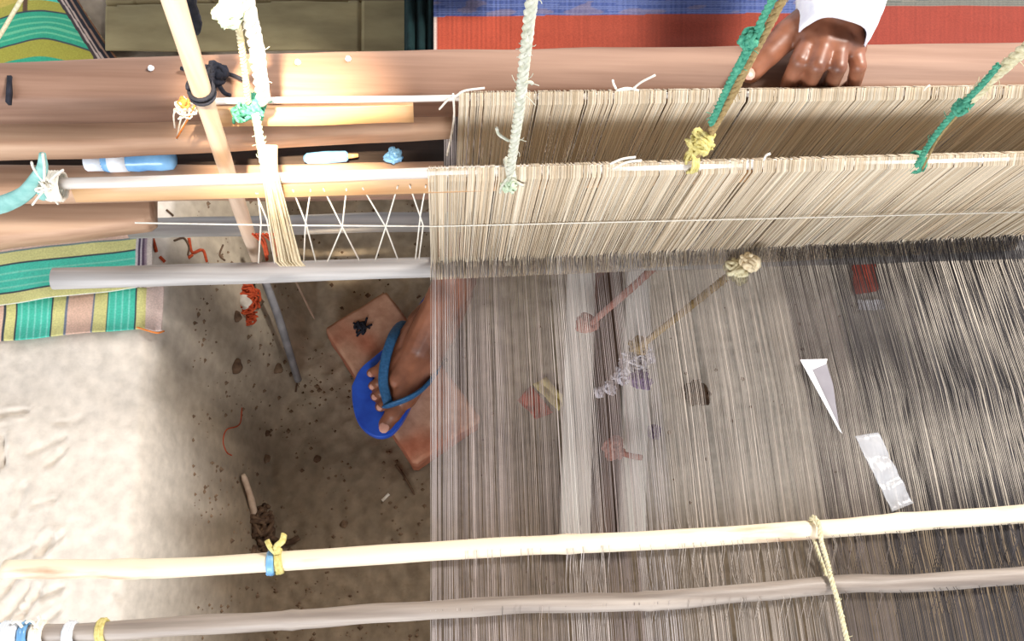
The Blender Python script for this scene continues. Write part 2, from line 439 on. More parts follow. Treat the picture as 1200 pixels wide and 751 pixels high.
cl = sheet('woven_cloth', m_col, cl_pos, cl_col, 508, 1290, -.22, 2.6, 320, 120, .001)
tag(cl, 'freshly woven blue check cloth with a brick-red border, behind the wooden hand rail', 'cloth')
mb = MB(); a = cl_pos(480, 2.65); b = cl_pos(1310, 2.65); tube(mb, line(a + Vector((-.1, 0, -.02)), b + Vector((.05, 0, -.02)), 12), .022, 12, wob=.05)
tag(mb.build('cloth_beam', m_beam), 'round wooden beam at the weaver\'s lap that takes up the blue and red cloth', 'beam')

# ================================================================ warp
def pxc(x, py=560): return x
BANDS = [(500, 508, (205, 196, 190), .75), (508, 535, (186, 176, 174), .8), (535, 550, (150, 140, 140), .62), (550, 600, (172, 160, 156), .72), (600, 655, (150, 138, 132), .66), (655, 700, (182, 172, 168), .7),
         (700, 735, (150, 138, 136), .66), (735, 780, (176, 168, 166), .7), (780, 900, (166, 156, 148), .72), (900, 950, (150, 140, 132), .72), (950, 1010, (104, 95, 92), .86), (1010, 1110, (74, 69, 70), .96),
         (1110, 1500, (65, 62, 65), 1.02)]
def warp_band(x):
    for a, b, c, k in BANDS:
        if a <= x < b: return c, k
    return BANDS[-1][2], 1.0
mb = MB()
y_near = -.42; y_far = P(600, 62, WZP).y
x = P(505, 500, WZP).x; xe = P(1260, 300, WZP).x + .05
yref = P(505, 500, WZP).y
pitch = .00082; i = 0
DARK = 0
y1r = P(600, 645, .56).y; y2r = P(600, 712, .56).y; yheB = .383; yheA = .455
while x < xe:
    pxx = proj((x, yref, WZP))[0]
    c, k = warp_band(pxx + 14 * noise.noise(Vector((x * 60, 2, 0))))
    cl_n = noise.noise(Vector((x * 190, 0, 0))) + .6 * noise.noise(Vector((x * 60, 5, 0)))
    gap = cl_n < (-.62 if pxx < 560 or pxx > 960 else -.42) or random.random() < .08
    if not gap:
        j = random.uniform(.86, 1.14) * (1 + .14 * noise.noise(Vector((x * 240, 9, 0))))
        if random.random() < .09 and pxx < 950: j *= 1.25
        if random.random() < .07: j *= .6
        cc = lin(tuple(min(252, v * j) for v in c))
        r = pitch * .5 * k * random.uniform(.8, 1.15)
        sgn = 1 if i % 2 else -1
        over1 = random.random() < .10
        xa = x + random.uniform(-1, 1) * .0006; xb = x + random.uniform(-1, 1) * .0004
        z0 = WZP
        zr1 = z0 + (.0185 if over1 else -.004); zr2 = z0 + (.0175 if (not over1 and random.random() < .10) else -.004)
        pts = [(xb, y_near, z0 - .004), (xb, y2r - .02, z0 - .003), (xb, y2r, zr2), ((xb * .7 + x * .3), (y1r + y2r) / 2, z0 - .002), (x, y1r, zr1), (x, y1r + .03, z0 + (zr1 - z0) * .3), (lerp(x, xa, .5), .22, z0 + sgn * .001),
               (xa, yheB, z0 - .018 + sgn * .0025), (xa, yheA, z0 - .018 + sgn * -.001), (xa, y_far, z0)]
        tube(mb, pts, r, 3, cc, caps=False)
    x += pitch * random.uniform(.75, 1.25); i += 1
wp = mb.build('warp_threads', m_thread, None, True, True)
tag(wp, 'sheet of stretched grey and beige warp threads running away beneath the heddles', 'warp threads', kind='stuff')

# ================================================================ heddle shafts
def bar_line(a, b, Y, ext=1.12, n=20):
    A = PY(*a, Y); B = PY(*b, Y); B = A.lerp(B, ext); return line(A, B, n)
def on_line(L, x):
    a, b = L[0], L[-1]; t = (x - a.x) / (b.x - a.x); return a.lerp(b, t)
tB = bar_line((52, 218), (1200, 187), .383, 1.25); bB = bar_line((62, 327), (1200, 292), .383, 1.25)
tA = bar_line((212, 122), (1200, 109), .455, 1.25); bA = bar_line((152, 268), (1200, 243), .455, 1.25)
def jitterline(L, s):
    return [p + Vector((0, noise.noise(p * 7) * s, noise.noise(p * 7 + Vector((5, 5, 5))) * s)) for p in L]
def heddles(top, bot, Y, px0, seed, cols, eye=.472):
    rnd = random.Random(seed); mb = MB()
    x0 = PY(*px0, Y).x; x = x0; xe = top[-1].x - .10
    while x < xe:
        xb = x + rnd.uniform(-.0016, .0016)
        t = on_line(top, x); b = on_line(bot, xb)
        if b.x > bot[-1].x: break
        if noise.noise(Vector((x * 150, seed, 0))) < -.45 and rnd.random() < .75 or rnd.random() < .05: x += .0009; continue
        c = cols(rnd, x); cc = lin(c)
        c2 = lin(tuple(v * .93 for v in c))
        oy = rnd.uniform(-.002, .002)
        k = .0085
        Y = t.y; e = Vector((x + rnd.uniform(-.001, .001), Y + oy, eye + rnd.uniform(-.006, .006)))
        Y = t.y; fr = Vector((t.x, Y - k, t.z)); r = .00060 * rnd.uniform(.8, 1.25)
        tube(mb, [(t.x, Y + .001, t.z + .0105), fr + Vector((0, 0, .004)), Vector((t.x * .8 + e.x * .2, Y - .006, lerp(t.z, e.z, .25))), e, Vector((b.x, Y - .0135, b.z + .008)), (b.x, Y - .0138, b.z - .003), (b.x, Y - .009, b.z - .0105)], r, 3, cc, caps=False)
        if rnd.random() < .6:
            tube(mb, [(t.x + .0006, Y + .001, t.z + .0105), (t.x + .0006, Y + k, t.z + .002), e + Vector((.0004, .003, 0)), Vector((b.x, Y + k, b.z + .008))], r, 3, c2, caps=False)
        x += .00088 * rnd.uniform(.7, 1.3)
    return mb
def colB(rnd, x):
    b = rnd.choice([(234, 219, 196), (226, 210, 186), (240, 228, 208), (218, 199, 172), (204, 184, 156), (232, 212, 184)])
    k = rnd.uniform(.88, 1.03); return tuple(min(250, v * k) for v in b)
def build_shaft(top, bot, Y, rr, lathoff, px0, seed, loc, label, rod_mat, bot_mat, lath_x1):
    sh = empty('heddle_shaft', loc, label, 'heddle shaft', 'heddle shafts of the loom')
    mb = MB(); tube(mb, jitterline([p + Vector((0, 0, .004)) for p in top], .0012), rr, 10, wob=.08); rod = mb.build('top_rod', rod_mat)
    mb = MB(); lp = [p + lathoff for p in top if p.x < lath_x1]
    board(mb, lp[0] + Vector((.02, 0, 0)), lp[-1], (0, .45, 1), .019, .006, 24, .001); lath = mb.build('lath', m_lath)
    mb = MB(); bl = jitterline(bot, .0012); tube(mb, bl, .0125, 12, wob=.12, flat=.8); bt = mb.build('bottom_bar', bot_mat)
    hd = heddles(top, bot, Y, px0, seed, colB).build('heddle_strings', m_thread, None, True, True, 'stuff')
    attach(sh, rod, lath, bt, hd)
    return sh
shB = build_shaft(tB, bB, .383, .0050, Vector((0, -.003, -.010)), (502, 200), 1, PY(60, 327, .383), 'nearer heddle shaft with long beige string heddles over the dark warp', m_rod, m_greylath, 9)
shA = build_shaft(tA, bA, .455, .0030, Vector((0, -.004, -.017)), (538, 118), 2, PY(152, 263, .455), 'farther heddle shaft hanging close against the hand rail', m_rod, m_greylath, PY(535, 125, .455).x)
# strings laced between the rods of the nearer shaft
mb = MB(); S = lambda *p: tube(mb, [PY(*q, .376) for q in p], .0008, 5)
for s in [((343, 222), (359, 263), (370, 306)), ((364, 222), (358, 263), (356, 306)), ((379, 221), (401, 266), (421, 305)), ((406, 221), (401, 266), (384, 306)), ((425, 220), (452, 266), (466, 303)),
          ((466, 218), (452, 266), (440, 304)), ((480, 217), (496, 264), (491, 303)), ((499, 217), (493, 250), (487, 303)), ((300, 226), (313, 258), (322, 308)), ((302, 226), (306, 260), (303, 308)), ((322, 224), (334, 262), (331, 307)),
          ((158, 261), (330, 264), (510, 265), (900, 256), (1290, 246))]: S(*s)
lace = mb.build('lacing_string', m_white); attach(shB, lace)
# tied yarn at the rod ends
mb = MB(); e = tB[0]; wrap(mb, e + Vector((.004, 0, 0)), e + Vector((.016, 0, 0)), .0125, .0016, 5)
for q in [((52, 215), (40, 198), (37, 190)), ((55, 215), (66, 204), (74, 199)), ((52, 222), (44, 232), (38, 240)), ((58, 224), (64, 234), (68, 239)), ((52, 214), (52, 196), (50, 180))]:
    tube(mb, curve([PY(*p, .372) for p in q], 4), .0011, 5)
tangle(mb, PY(52, 217, .370), .007, .0011, 5, 10, .7, 3)
k1 = mb.build('yarn_tie', m_white); attach(shB, k1)
mb = MB(); e = tA[0]; tangle(mb, PY(216, 128, .45), .009, .0008, 8, 12, 1, 5); 
for q in [((220, 125), (212, 140), (208, 160)), ((214, 122), (204, 132), (205, 150)), ((226, 128), (214, 148), (207, 163))]: tube(mb, curve([PY(*p, .45) for p in q], 4), .0008, 5)
k2 = mb.build('yarn_tie', m_white); mb = MB(); tangle(mb, PY(215, 120, .452), .005, .0016, 5, 10, .9, 8)
tube(mb, curve([PY(*p, .448) for p in ((228, 124), (220, 140), (207, 162))], 4), .0009, 5)
k3 = mb.build('orange_knot', m_orange); attach(shA, k2, k3)
mb = MB()
for q in [((742, 104), (752, 96), (768, 88)), ((722, 104), (719, 98), (718, 94)), ((722, 106), (735, 103), (748, 106)), ((535, 112), (545, 106), (568, 103)), ((531, 110), (532, 140), (524, 182)), ((515, 128), (526, 116), (536, 112)), ((1083, 106), (1086, 102), (1090, 100)), ((722, 106), (742, 104), (745, 102))]:
    mb = MB(); tube(mb, curve([PY(*p, .447) for p in q], 4), .0011, 5); attach(shA, mb.build('loose_end', m_white))
mb = MB()
for q in [((715, 192), (730, 186), (745, 184)), ((718, 198), (735, 190), (752, 188)), ((895, 188), (898, 182), (903, 180))]:
    mb = MB(); tube(mb, curve([PY(*p, .372) for p in q], 4), .0012, 5); attach(shB, mb.build('loose_end', m_white))
mb = MB(); wrap(mb, tB[0] + Vector((-.002, 0, 0)), tB[0] + Vector((.003, 0, 0)), .011, .002, 3)
tube(mb, curve([PY(*p, .374) for p in ((50, 180), (48, 200), (30, 225), (0, 240), (-40, 246))], 5), [.003 + .0004 * i for i in range(21)], 8, flat=.5, wob=.5)
tag(mb.build('teal_rag_strip', m_ltteal), 'light teal rag strip tied to the bare end of the nearer heddle rod', 'rag')

# ================================================================ batten (swinging beater)
bat = empty('batten', P(600, 80, .5), 'heavy worn brown wooden batten with its broad hand rail, gripped by the weaver\'s hand', 'batten')
mb = MB()
def yb(px, py, z): return P(px, py, z)
def plank(mb, rows, z0, z1, n=40, crown=.0):
    """rows: list of (px, py_far, py_near); the board follows them at height z0 and is z0-z1 thick"""
    prof = []
    vs = []; fs = []; K = 10
    for i in range(n + 1):
        t = i / n * (len(rows) - 1); k = min(int(t), len(rows) - 2); t -= k
        px = lerp(rows[k][0], rows[k + 1][0], t); pf = lerp(rows[k][1], rows[k + 1][1], t); pn = lerp(rows[k][2], rows[k + 1][2], t)
        a = P(px, pf, z0); b = P(px, pn, z0)
        a.y += .0015 * noise.noise(a * 12); b.y += .0015 * noise.noise(b * 12)
        d = (b - a); bev = .006
        dn_ = d.normalized()
        for q, dz in ((a, -(z0 - z1)), (a, -bev), (a + dn_ * bev * .4, -bev * .3), (a + dn_ * bev, 0), (a + d * .4, crown), (a + d * .6, crown), (b - dn_ * bev, 0), (b - dn_ * bev * .4, -bev * .3), (b, -bev), (b, -(z0 - z1))):
            vs.append(q + Vector((0, 0, dz + .0012 * noise.noise(q * 15))))
    for i in range(n):
        for j in range(K):
            fs.append((i * K + j, i * K + (j + 1) % K, (i + 1) * K + (j + 1) % K, (i + 1) * K + j))
    fs.append(tuple(range(K - 1, -1, -1))); fs.append(tuple(n * K + j for j in range(K)))
    mb.add(vs, fs)
plank(mb, [(-320, 92, 132), (-120, 76, 118), (150, 63, 116), (320, 59, 113), (560, 54, 108), (900, 50, 104), (1560, 42, 96)], .655, .615, 60, .003)
p1 = mb.build('hand_rail', m_beam)
mb = MB(); plank(mb, [(-120, 112, 176), (120, 108, 170), (240, 106, 164), (330, 106, 158), (430, 104, 152), (530, 102, 148)], .60, .575, 40, .002); p2 = mb.build('race_board', m_plank)
mb = MB(); plank(mb, [(-120, 150, 214), (100, 150, 208), (520, 146, 200)], .535, .52, 30); plank(mb, [(430, 105, 152), (520, 104, 205), (1320, 100, 190)], .455, .435, 30); p3 = mb.build('shuttle_box_floor', m_dark)
mb = MB(); plank(mb, [(-120, 190, 230), (60, 190, 228), (175, 190, 226), (300, 190, 224), (520, 186, 218)], .545, .525, 40); p4 = mb.build('front_lath', m_plank)
mb = MB(); plank(mb, [(-120, 215, 298), (0, 215, 280), (90, 215, 270), (168, 215, 260), (176, 215, 254)], .50, .475, 30, .003); p5 = mb.build('end_block', m_plank)
mb = MB(); plank(mb, [(170, 214, 228), (330, 210, 230), (520, 206, 228)], .50, .488, 30); p6 = mb.build('lower_rail', m_beam)
attach(bat, p1, p2, p3, p4, p5, p6)
# slot and light specks on the rail
mb = MB(); slab(mb, [P(8, 88, .661), P(13, 88, .661), P(10, 119, .661), P(6, 119, .661)], .006, bev=.0003); sl = mb.build('slot', m_black); attach(bat, sl)
for q in ((177, 80), (349, 73), (408, 69)):
    mb = MB(); c = P(*q, .6595); tube(mb, [c, c + Vector((0, 0, .0025))], [.0032, .002], 8); attach(bat, mb.build('nail_head', m_bluewhite, smooth=False))

# things in the shuttle box
def lathe(mb, a, b, prof, n=16, col=None):
    a = Vector(a); b = Vector(b); tube(mb, [a.lerp(b, t) for t, r in prof], [r for t, r in prof], n, col)
bo = empty('plastic_bottle', P(150, 190, .545), 'small pale-blue plastic bottle lying in the dark shuttle slot of the batten', 'bottle')
a = P(118, 190, .553); b = P(206, 187, .553)
mb = MB(); lathe(mb, a, b, [(0, .006), (.03, .0095), (.1, .011), (.35, .0105), (.5, .0115), (.62, .0105), (.8, .0115), (.95, .0105), (1, .006)]); o1 = mb.build('bottle_body', m_blue)
mb = MB(); lathe(mb, P(100, 191, .553), P(122, 190, .553), [(0, .0075), (.1, .009), (.5, .009), (1, .0095)], 20); o2 = mb.build('cap', m_bluewhite); o2['label'] = 'white screw cap'
mb = MB(); lathe(mb, a.lerp(b, .12), a.lerp(b, .36), [(0, .0112), (1, .0112)], 16); o3 = mb.build('label', m_bluewhite); o3['label'] = 'white paper band'
attach(bo, o1, o2, o3)
sh = empty('weft_bobbin', P(382, 185, .54), 'blue wound weft bobbin lying in the dark slot left of the heddles', 'bobbin')
mb = MB(); lathe(mb, P(356, 186, .548), P(408, 183, .548), [(0, .003), (.08, .006), (.5, .007), (.95, .006), (1, .004)], 12); o1 = mb.build('yarn', m_blue)
mb = MB(); lathe(mb, P(408, 183, .548), P(420, 182, .548), [(0, .003), (1, .002)], 8); o2 = mb.build('spindle', m_lath); attach(sh, o1, o2)
mb = MB(); tangle(mb, P(461, 183, .552), .008, .0025, 6, 10, .6, 11)
tag(mb.build('plastic_scrap', m_blue), 'crumpled bit of pale-blue plastic in the dark slot beside the farther heddles', 'scrap')

# ================================================================ lease rods in front
def rod(name, pts, z, rads, m, n=14, wob=.1, nodes=()):
    mb = MB(); path = curve([P(x, y, z) for x, y in pts], 10); K = len(path)
    rr = [lerp(rads[0], rads[1], i / (K - 1)) * (1 + .03 * noise.noise(path[i] * 20)) for i in range(K)]
    for nx in nodes:
        for i, p in enumerate(path):
            d = abs(p.x - P(nx, 650, z).x)
            if d < .008: rr[i] *= 1.10
    tube(mb, path, rr, n, wob=wob); return mb.build(name, m)
r1 = rod('bamboo_rod', [(6, 667), (100, 667), (200, 665), (330, 658), (500, 646), (650, 638), (800, 631), (960, 620), (1100, 609), (1480, 584)], WZP + .008, (.0090, .0097), m_pale, nodes=(150, 660, 1060))
tag(r1, 'pale cream bamboo rod with a blue and yellow tie, lying across the warp', 'rod')
r2 = rod('bamboo_rod', [(-60, 746), (0, 744), (110, 741), (200, 734), (330, 727), (450, 718), (600, 709), (760, 704), (900, 692), (1000, 684), (1100, 681), (1480, 654)], WZP + .008, (.0085, .0092), m_grey, nodes=(345, 760, 1110), wob=.25)
tag(r2, 'weathered grey-brown bamboo rod nearest the viewer, wrapped with rags at one end', 'rod')
def near(pts_px, z): return P(*pts_px, z)
tie = empty('rag_tie', P(320, 660, .585), 'blue and yellow-green rag tie knotted round the cream bamboo rod', 'tie')
mb = MB(); wrap(mb, P(315, 659, WZP + .008), P(321, 659, WZP + .008), .0105, .0022, 3); o1 = mb.build('blue_strip', m_blue); 
mb = MB(); wrap(mb, P(324, 658, WZP + .008), P(330, 657, WZP + .008), .0105, .0024, 3)
tube(mb, curve([P(327, 648, .510), P(325, 640, .517), P(331, 634, .52), P(333, 626, .517)], 4), [.003] * 13, 7, flat=.5, wob=.6)
tube(mb, curve([P(324, 648, .51), P(317, 641, .515), P(313, 633, .513)], 4), .0022, 7, flat=.5, wob=.6)
o2 = mb.build('yellow_strip', m_yellow); attach(tie, o1, o2)
wrp = empty('rag_wrapping', P(60, 742, .58), 'white and blue rags wound round the end of the weathered grey bamboo rod', 'rag')
for (xa, xb, m) in [(-22, -6, m_blue), (2, 22, m_bluewhite), (26, 34, m_blue), (40, 52, m_white), (78, 88, m_bluewhite)]:
    mb = MB(); t0, t1 = P(xa, 744, WZP + .008), P(xb, 743.5, WZP + .008); wrap(mb, t0, t1, .0105, .0026, max(2, int((xb - xa) / 3))); attach(wrp, mb.build('rag_band', m))
mb = MB(); wrap(mb, P(116, 740, WZP + .008), P(124, 739.5, WZP + .008), .0103, .0022, 3); attach(wrp, mb.build('yellow_band', m_yellow))
mb = MB()
for q in [((40, 736), (46, 726), (44, 722)), ((46, 736), (36, 727), (30, 730)), ((26, 735), (20, 728), (14, 730))]: tube(mb, curve([P(*p, .510) for p in q], 4), .0014, 5)
attach(wrp, mb.build('loose_end', m_white))
mb = MB()
twist(mb, curve([P(951, 622, .495), P(950, 610, .503), P(954, 606, .509), P(960, 616, .514), P(962, 632, .512), P(970, 660, .503), P(974, 678, .512), P(982, 705, .508), (P(988, 730, .506)), P(1002, 790, .50)], 6), .0024, .012, 3, .6, .004)
twist(mb, curve([P(951, 622, .495), P(955, 636, .493), P(966, 668, .493), P(972, 684, .498)], 6), .0020, .012, 3, .3, .004)
tag(mb.build('tie_cord', m_cord), 'thin beige cord looped over the cream rod and running down across the grey rod', 'cord')

# ================================================================ ropes that carry the shafts
ZTOP = 1.86; YTOP = .42
def up_to(p, q, z):              # continue a cord from p through q to height z
    d = (q - p); return q + d * ((z - q.z) / d.z)
def hang(name, low, high, Y, r, m, label, fuzz=1.2, fl=.008, strands=3, pitch=.022, top=ZTOP):
    a = PY(*low, Y); b = PY(*high, Y + .003); c = up_to(a, b, top); c.x = lerp(c.x, b.x, .3); c.y = YTOP
    e = empty(name, a, label, 'rope', 'ropes that carry the heddle shafts')
    mb = MB(); twist(mb, curve([a, a.lerp(b, .5) + Vector((.001, 0, 0)), b, b.lerp(c, .5), c], 8), r, pitch, strands, fuzz, fl); o = mb.build('rope_strand', m); attach(e, o)
    return e, a, b, c
e1, a, b, c = hang('hanging_rope', (598, 200), (623, 0), .372, .0042, m_ropew, 'fuzzy pale green-white rope tied to the rod at the end of the heddles', 1.6, .010)
mb = MB(); wrap(mb, PY(592, 200, .383), PY(601, 199, .383), .010, .0032, 2); attach(e1, mb.build('rod_loop', m_ropew)); mb = MB(); tangle(mb, PY(598, 215, .372), .008, .0018, 7, 12, 1, 21)
for q in [((598, 205), (588, 218), (586, 226)), ((600, 210), (610, 216), (614, 217)), ((596, 165), (585, 158), (582, 150)), ((606, 100), (620, 96), (624, 98))]:
    m2 = MB(); tube(m2, curve([PY(*p, .37) for p in q], 4), .0014, 5); attach(e1, m2.build('frayed_end', m_ropew))
attach(e1, mb.build('knot', m_greenpale))
e2, a, b, c = hang('hanging_rope', (818, 182), (906, 20), .372, .0034, m_tan, 'two-stranded green and tan rope with a yellow tuft, hanging beside the weaver\'s hand', .8, .006)
mb = MB(); twist(mb, curve([PY(833, 145, .371), PY(862, 84, .371), PY(893, 30, .371), PY(905, 0, .371), up_to(PY(862, 84, .371), PY(905, 0, .371), ZTOP)], 8), .0029, .016, 3, .8, .006)
tangle(mb, PY(877, 46, .371), .006, .0020, 7, 12, 1.3, 31)
o = mb.build('green_strand', m_green); o['label'] = 'green strand'; attach(e2, o)
mb = MB(); tangle(mb, PY(821, 166, .368), .010, .0020, 12, 12, .9, 22); tube(mb, curve([PY(818, 168, .368), PY(806, 184, .368), PY(804, 192, .368)], 4), .0014, 5)
m2 = MB(); wrap(m2, PY(806, 190, .383), PY(814, 190, .383), .010, .0018, 3); attach(e2, m2.build('rod_loop', m_yellow))
o = mb.build('knot', m_yellow); o['label'] = 'ragged yellow knot'; attach(e2, o)
e3, a, b, c = hang('hanging_rope', (1120, 130), (1196, 62), .372, .0052, m_cord, 'thick cream rope with a green lower end, farthest from the loom\'s bare rod ends', 1.2, .008)
mb = MB(); twist(mb, curve([PY(1074, 194, .372), PY(1095, 160, .371), PY(1122, 128, .371), PY(1150, 100, .369), PY(1170, 76, .369)], 8), .0027, .016, 3, .8, .006)
tangle(mb, PY(1128, 125, .369), .006, .0020, 8, 12, 1, 33); m2 = MB(); wrap(m2, PY(1070, 190, .383), PY(1078, 190, .383), .010, .0018, 3); attach(e3, m2.build('rod_loop', m_green))
o = mb.build('green_strand', m_green); o['label'] = 'green lower strand'; attach(e3, o)
mb = MB(); tube(mb, curve([PY(1122, 135, .373), PY(1098, 165, .373), PY(1080, 200, .373)], 6), .0011, 5); attach(e3, mb.build('loose_thread', m_tan))
# bare end: bright rope, green knot, broad yarn hank
e4, a, b, c = hang('hanging_rope', (309, 118), (290, 8), .44, .0062, m_white, 'bright white rope above the green knot on the farther rod', 1.4, .008, 3, .03)
mb = MB(); twist(mb, curve([PY(291, 120, .444), PY(284, 60, .442), PY(276, 14, .44)], 6), .0028, .014, 3, .5, .005); o = mb.build('thin_cord', m_cord); attach(e4, o)
mb = MB(); tangle(mb, PY(268, 14, .44), .010, .003, 9, 12, .8, 41); tube(mb, curve([PY(258, 12, .44), PY(268, 10, .44), PY(280, 4, .44), PY(284, -30, .44)], 4), .003, 6); o = mb.build('knot', m_greenpale); attach(e4, o)
mb = MB(); tangle(mb, PY(297, 128, .444), .009, .0022, 10, 12, .8, 42); tangle(mb, PY(284, 132, .446), .008, .0016, 6, 12, .8, 43); wrap(mb, PY(292, 119, .455), PY(304, 119, .455), .0065, .0022, 3)
for q in [((285, 130), (275, 136), (274, 144)), ((305, 128), (310, 120), (318, 118))]: tube(mb, curve([PY(*p, .443) for p in q], 4), .0016, 5)
o = mb.build('green_knot', m_green); o['label'] = 'bright green knot'; attach(e4, o)
mb = MB(); twist(mb, curve([PY(300, 135, .43), PY(305, 165, .40), PY(311, 203, .372)], 6), .0036, .018, 3, 1, .006)
tag(mb.build('short_cord', m_greenpale), 'short pale green cord joining the two heddle rods below the green knot', 'cord')
mb = MB(); rnd = random.Random(5)
for k in range(46):
    t = k / 45; a = PY(306 + 19 * t + rnd.uniform(-1, 1), 200, .383 - .012); b = PY(323 + 29 * t + rnd.uniform(-1.5, 1.5), 306, .371 + rnd.uniform(-.004, .004))
    top_ = Vector((a.x, .384, a.z + .007))
    tube(mb, [top_, a, a.lerp(b, .5) + Vector((rnd.uniform(-.001, .001), rnd.uniform(-.001, .001), 0)), b, b + Vector((.001, .004, -.022))], .00065, 4, caps=False)
o = mb.build('yarn_hank', m_yarn); tag(o, 'broad hank of raw cream yarn slung between the nearer shaft\'s bare bars', 'yarn', kind='stuff')
mb = MB()
for k in range(10):
    a = PY(296 + 4 * k, 274, .40); b = a + Vector((rnd.uniform(-.006, .006), 0, -.05 - rnd.uniform(0, .02))); tube(mb, curve([a, a.lerp(b, .5) + Vector((rnd.uniform(-.004, .004), .004, 0)), b], 4), .0014, 5)
tag(mb.build('red_tassel', m_red), 'red thread tassel hanging behind the cream yarn hank', 'thread')
# round stick between the shafts
st = empty('round_stick', PY(302, 305, .42), 'slanting round wooden stick tied up with black cord, between the two shafts', 'stick')
lo = PY(301, 303, .42); mi = PY(255, 165, .42); hi = PY(203, 0, .42); top = up_to(mi, hi, 1.02)
mb = MB(); tube(mb, curve([lo, mi, hi, top], 8), [.0070 + .0024 * i / 24 for i in range(25)], 14, wob=.12); o1 = mb.build('shaft', m_stick)
mb = MB(); c = PY(238, 112, .42); t = (hi - lo).normalized(); u = t.cross(Vector((0, 1, 0))).normalized(); v = t.cross(u)
tube(mb, [c + (u * math.cos(a) + v * math.sin(a)) * .0098 + t * .001 * a for a in [6.283 * i / 18 for i in range(38)]], .0017, 6); o2 = mb.build('black_cord', m_black)
attach(st, o1, o2)
mb = MB(); tangle(mb, P(250, 88, .668), .010, .0035, 9, 12, .6, 51)
for q in [((244, 84), (222, 82), (212, 80)), ((252, 92), (262, 108), (270, 112)), ((256, 84), (272, 88), (286, 94))]: tube(mb, curve([P(*p, .663) for p in q], 4), .0022, 6)
tag(mb.build('black_rag_knot', m_black), 'black rag knotted on the hand rail beside the slanting stick', 'rag')
mb = MB(); pts = curve([PY(214, -30, .45), PY(218, 0, .45), PY(226, 22, .45), PY(229, 40, .45)], 6); tube(mb, pts, [.010, .011, .012, .012, .012, .012, .012, .011, .011, .011, .010, .010, .009, .009, .008, .007, .006, .005, .003], 8, flat=.4, wob=.6)
tag(mb.build('black_rag_strip', m_black), 'black rag strip dangling behind the slanting stick', 'rag')
mb = MB(); tube(mb, curve([PY(-12, 58, .5), PY(2, 38, .5), PY(28, -6, .5), PY(60, -60, .5)], 6), .0018, 6); tag(mb.build('taut_string', m_cord), 'thin cream cord slanting over the dark striped end of the scarf', 'cord')
mb = MB(); NX = 30; vs = []; fs = []
for zz in (2.75, 2.83):
    for i in range(NX + 1):
        for j in range(NX + 1): x = lerp(-2.6, 2.8, i / NX); y = lerp(-2.6, 2.8, j / NX); vs.append((x, y, zz + .03 * noise.noise(Vector((x * 3, y * 3, zz)))))
for k, fl_ in ((0, 1), ((NX + 1) ** 2, 0)):
    for i in range(NX):
        for j in range(NX): q = (k + i * (NX + 1) + j, k + (i + 1) * (NX + 1) + j, k + (i + 1) * (NX + 1) + j + 1, k + i * (NX + 1) + j + 1); fs.append(q[::-1] if fl_ else q)
mb.add(vs, fs); ce = mb.build('shade_roof', m_root, smooth=False); ce['kind'] = 'structure'  # unseen roof slab, added to keep sky light from falling into the pit
# overhead pole that carries the ropes (above the picture)
mb = MB(); tube(mb, [p + Vector((0, 0, .01 * noise.noise(p * 2))) for p in line((-1.2, YTOP, ZTOP), (1.3, YTOP, ZTOP), 20)], .024, 12, wob=.08); tag(mb.build('overhead_pole', m_stick), 'stout overhead pole from which the shaft ropes hang', 'pole')

# ================================================================ far side: seat mat, dark cloth
def mat_pos(u, v): b = P(u, v, LZ); return Vector((b.x, b.y, max(LZ, gz(b.x, b.y)) + .012 + .004 * noise.noise(b * 8) - (.004 if abs(u - 424) < 2 else 0) - (.004 if abs(v - 9 + .02 * (u - 300)) < 1.6 else 0)))
mt = sheet('sacking_mat', m_mat, mat_pos, None, 128, 486, -60, 66, 180, 70, .003); tag(mt, 'olive-beige sacking mat with a seam, spread on the far ledge', 'mat')
def dk(u, v): b = P(u, v, .475); return Vector((b.x, b.y, .475 + .006 * math.sin(u * .5)))
d_ = sheet('dark_cloth', m_teal, dk, None, 474, 512, -60, 62, 30, 30, .003); tag(d_, 'dark teal cloth in deep shade against the edge of the red-bordered weaving', 'cloth')

# ================================================================ brick, treadles and litter in the pit
BZ = .072
bm_ = bmesh.new()
cs = [P(380, 385, BZ), P(485, 545, BZ), P(565, 490, BZ), P(452, 340, BZ)]
def bri(u, v): return cs[0].lerp(cs[1], u).lerp(cs[3].lerp(cs[2], u), v)
mb = MB(); NU, NV, NW = 40, 20, 14
def bvert(u, v, w_):
    p = bri(u, v); p.z = lerp(BZ, .004, w_)
    c = (cs[0] + cs[1] + cs[2] + cs[3]) / 4
    e = (min(u, 1 - u) < .02) + (min(v, 1 - v) < .03) + (w_ < .04)
    if e > 1: p = p.lerp(Vector((c.x, c.y, p.z - .004)), .03)
    nn = noise.noise(p * 30) * .0022 + noise.noise(p * 90) * .0010
    p += (p - Vector((c.x, c.y, .03))).normalized() * nn
    return p
def patch(fn, n1, n2, flip):
    vs = [fn(i / n1, j / n2) for i in range(n1 + 1) for j in range(n2 + 1)]
    fs = [(i * (n2 + 1) + j, (i + 1) * (n2 + 1) + j, (i + 1) * (n2 + 1) + j + 1, i * (n2 + 1) + j + 1) for i in range(n1) for j in range(n2)]
    if flip: fs = [f[::-1] for f in fs]
    k = len(mb.v); mb.v += [tuple(v) for v in vs]; mb.f += [tuple(i + k for i in f) for f in fs]
    for v in vs:
        dust = sstep(.85 + noise.noise(v * 22) * 1.3) * (1 if v.z > BZ - .006 else .12)
        c = Vector((.85, .52, .42)).lerp(Vector((1.0, .95, .9)), dust); mb.c.append((c.x, c.y, c.z, 1))
patch(lambda u, v: bvert(u, v, 0), NU, NV, False); patch(lambda u, w_: bvert(u, 0, w_), NU, NW, True); patch(lambda u, w_: bvert(u, 1, w_), NU, NW, False)
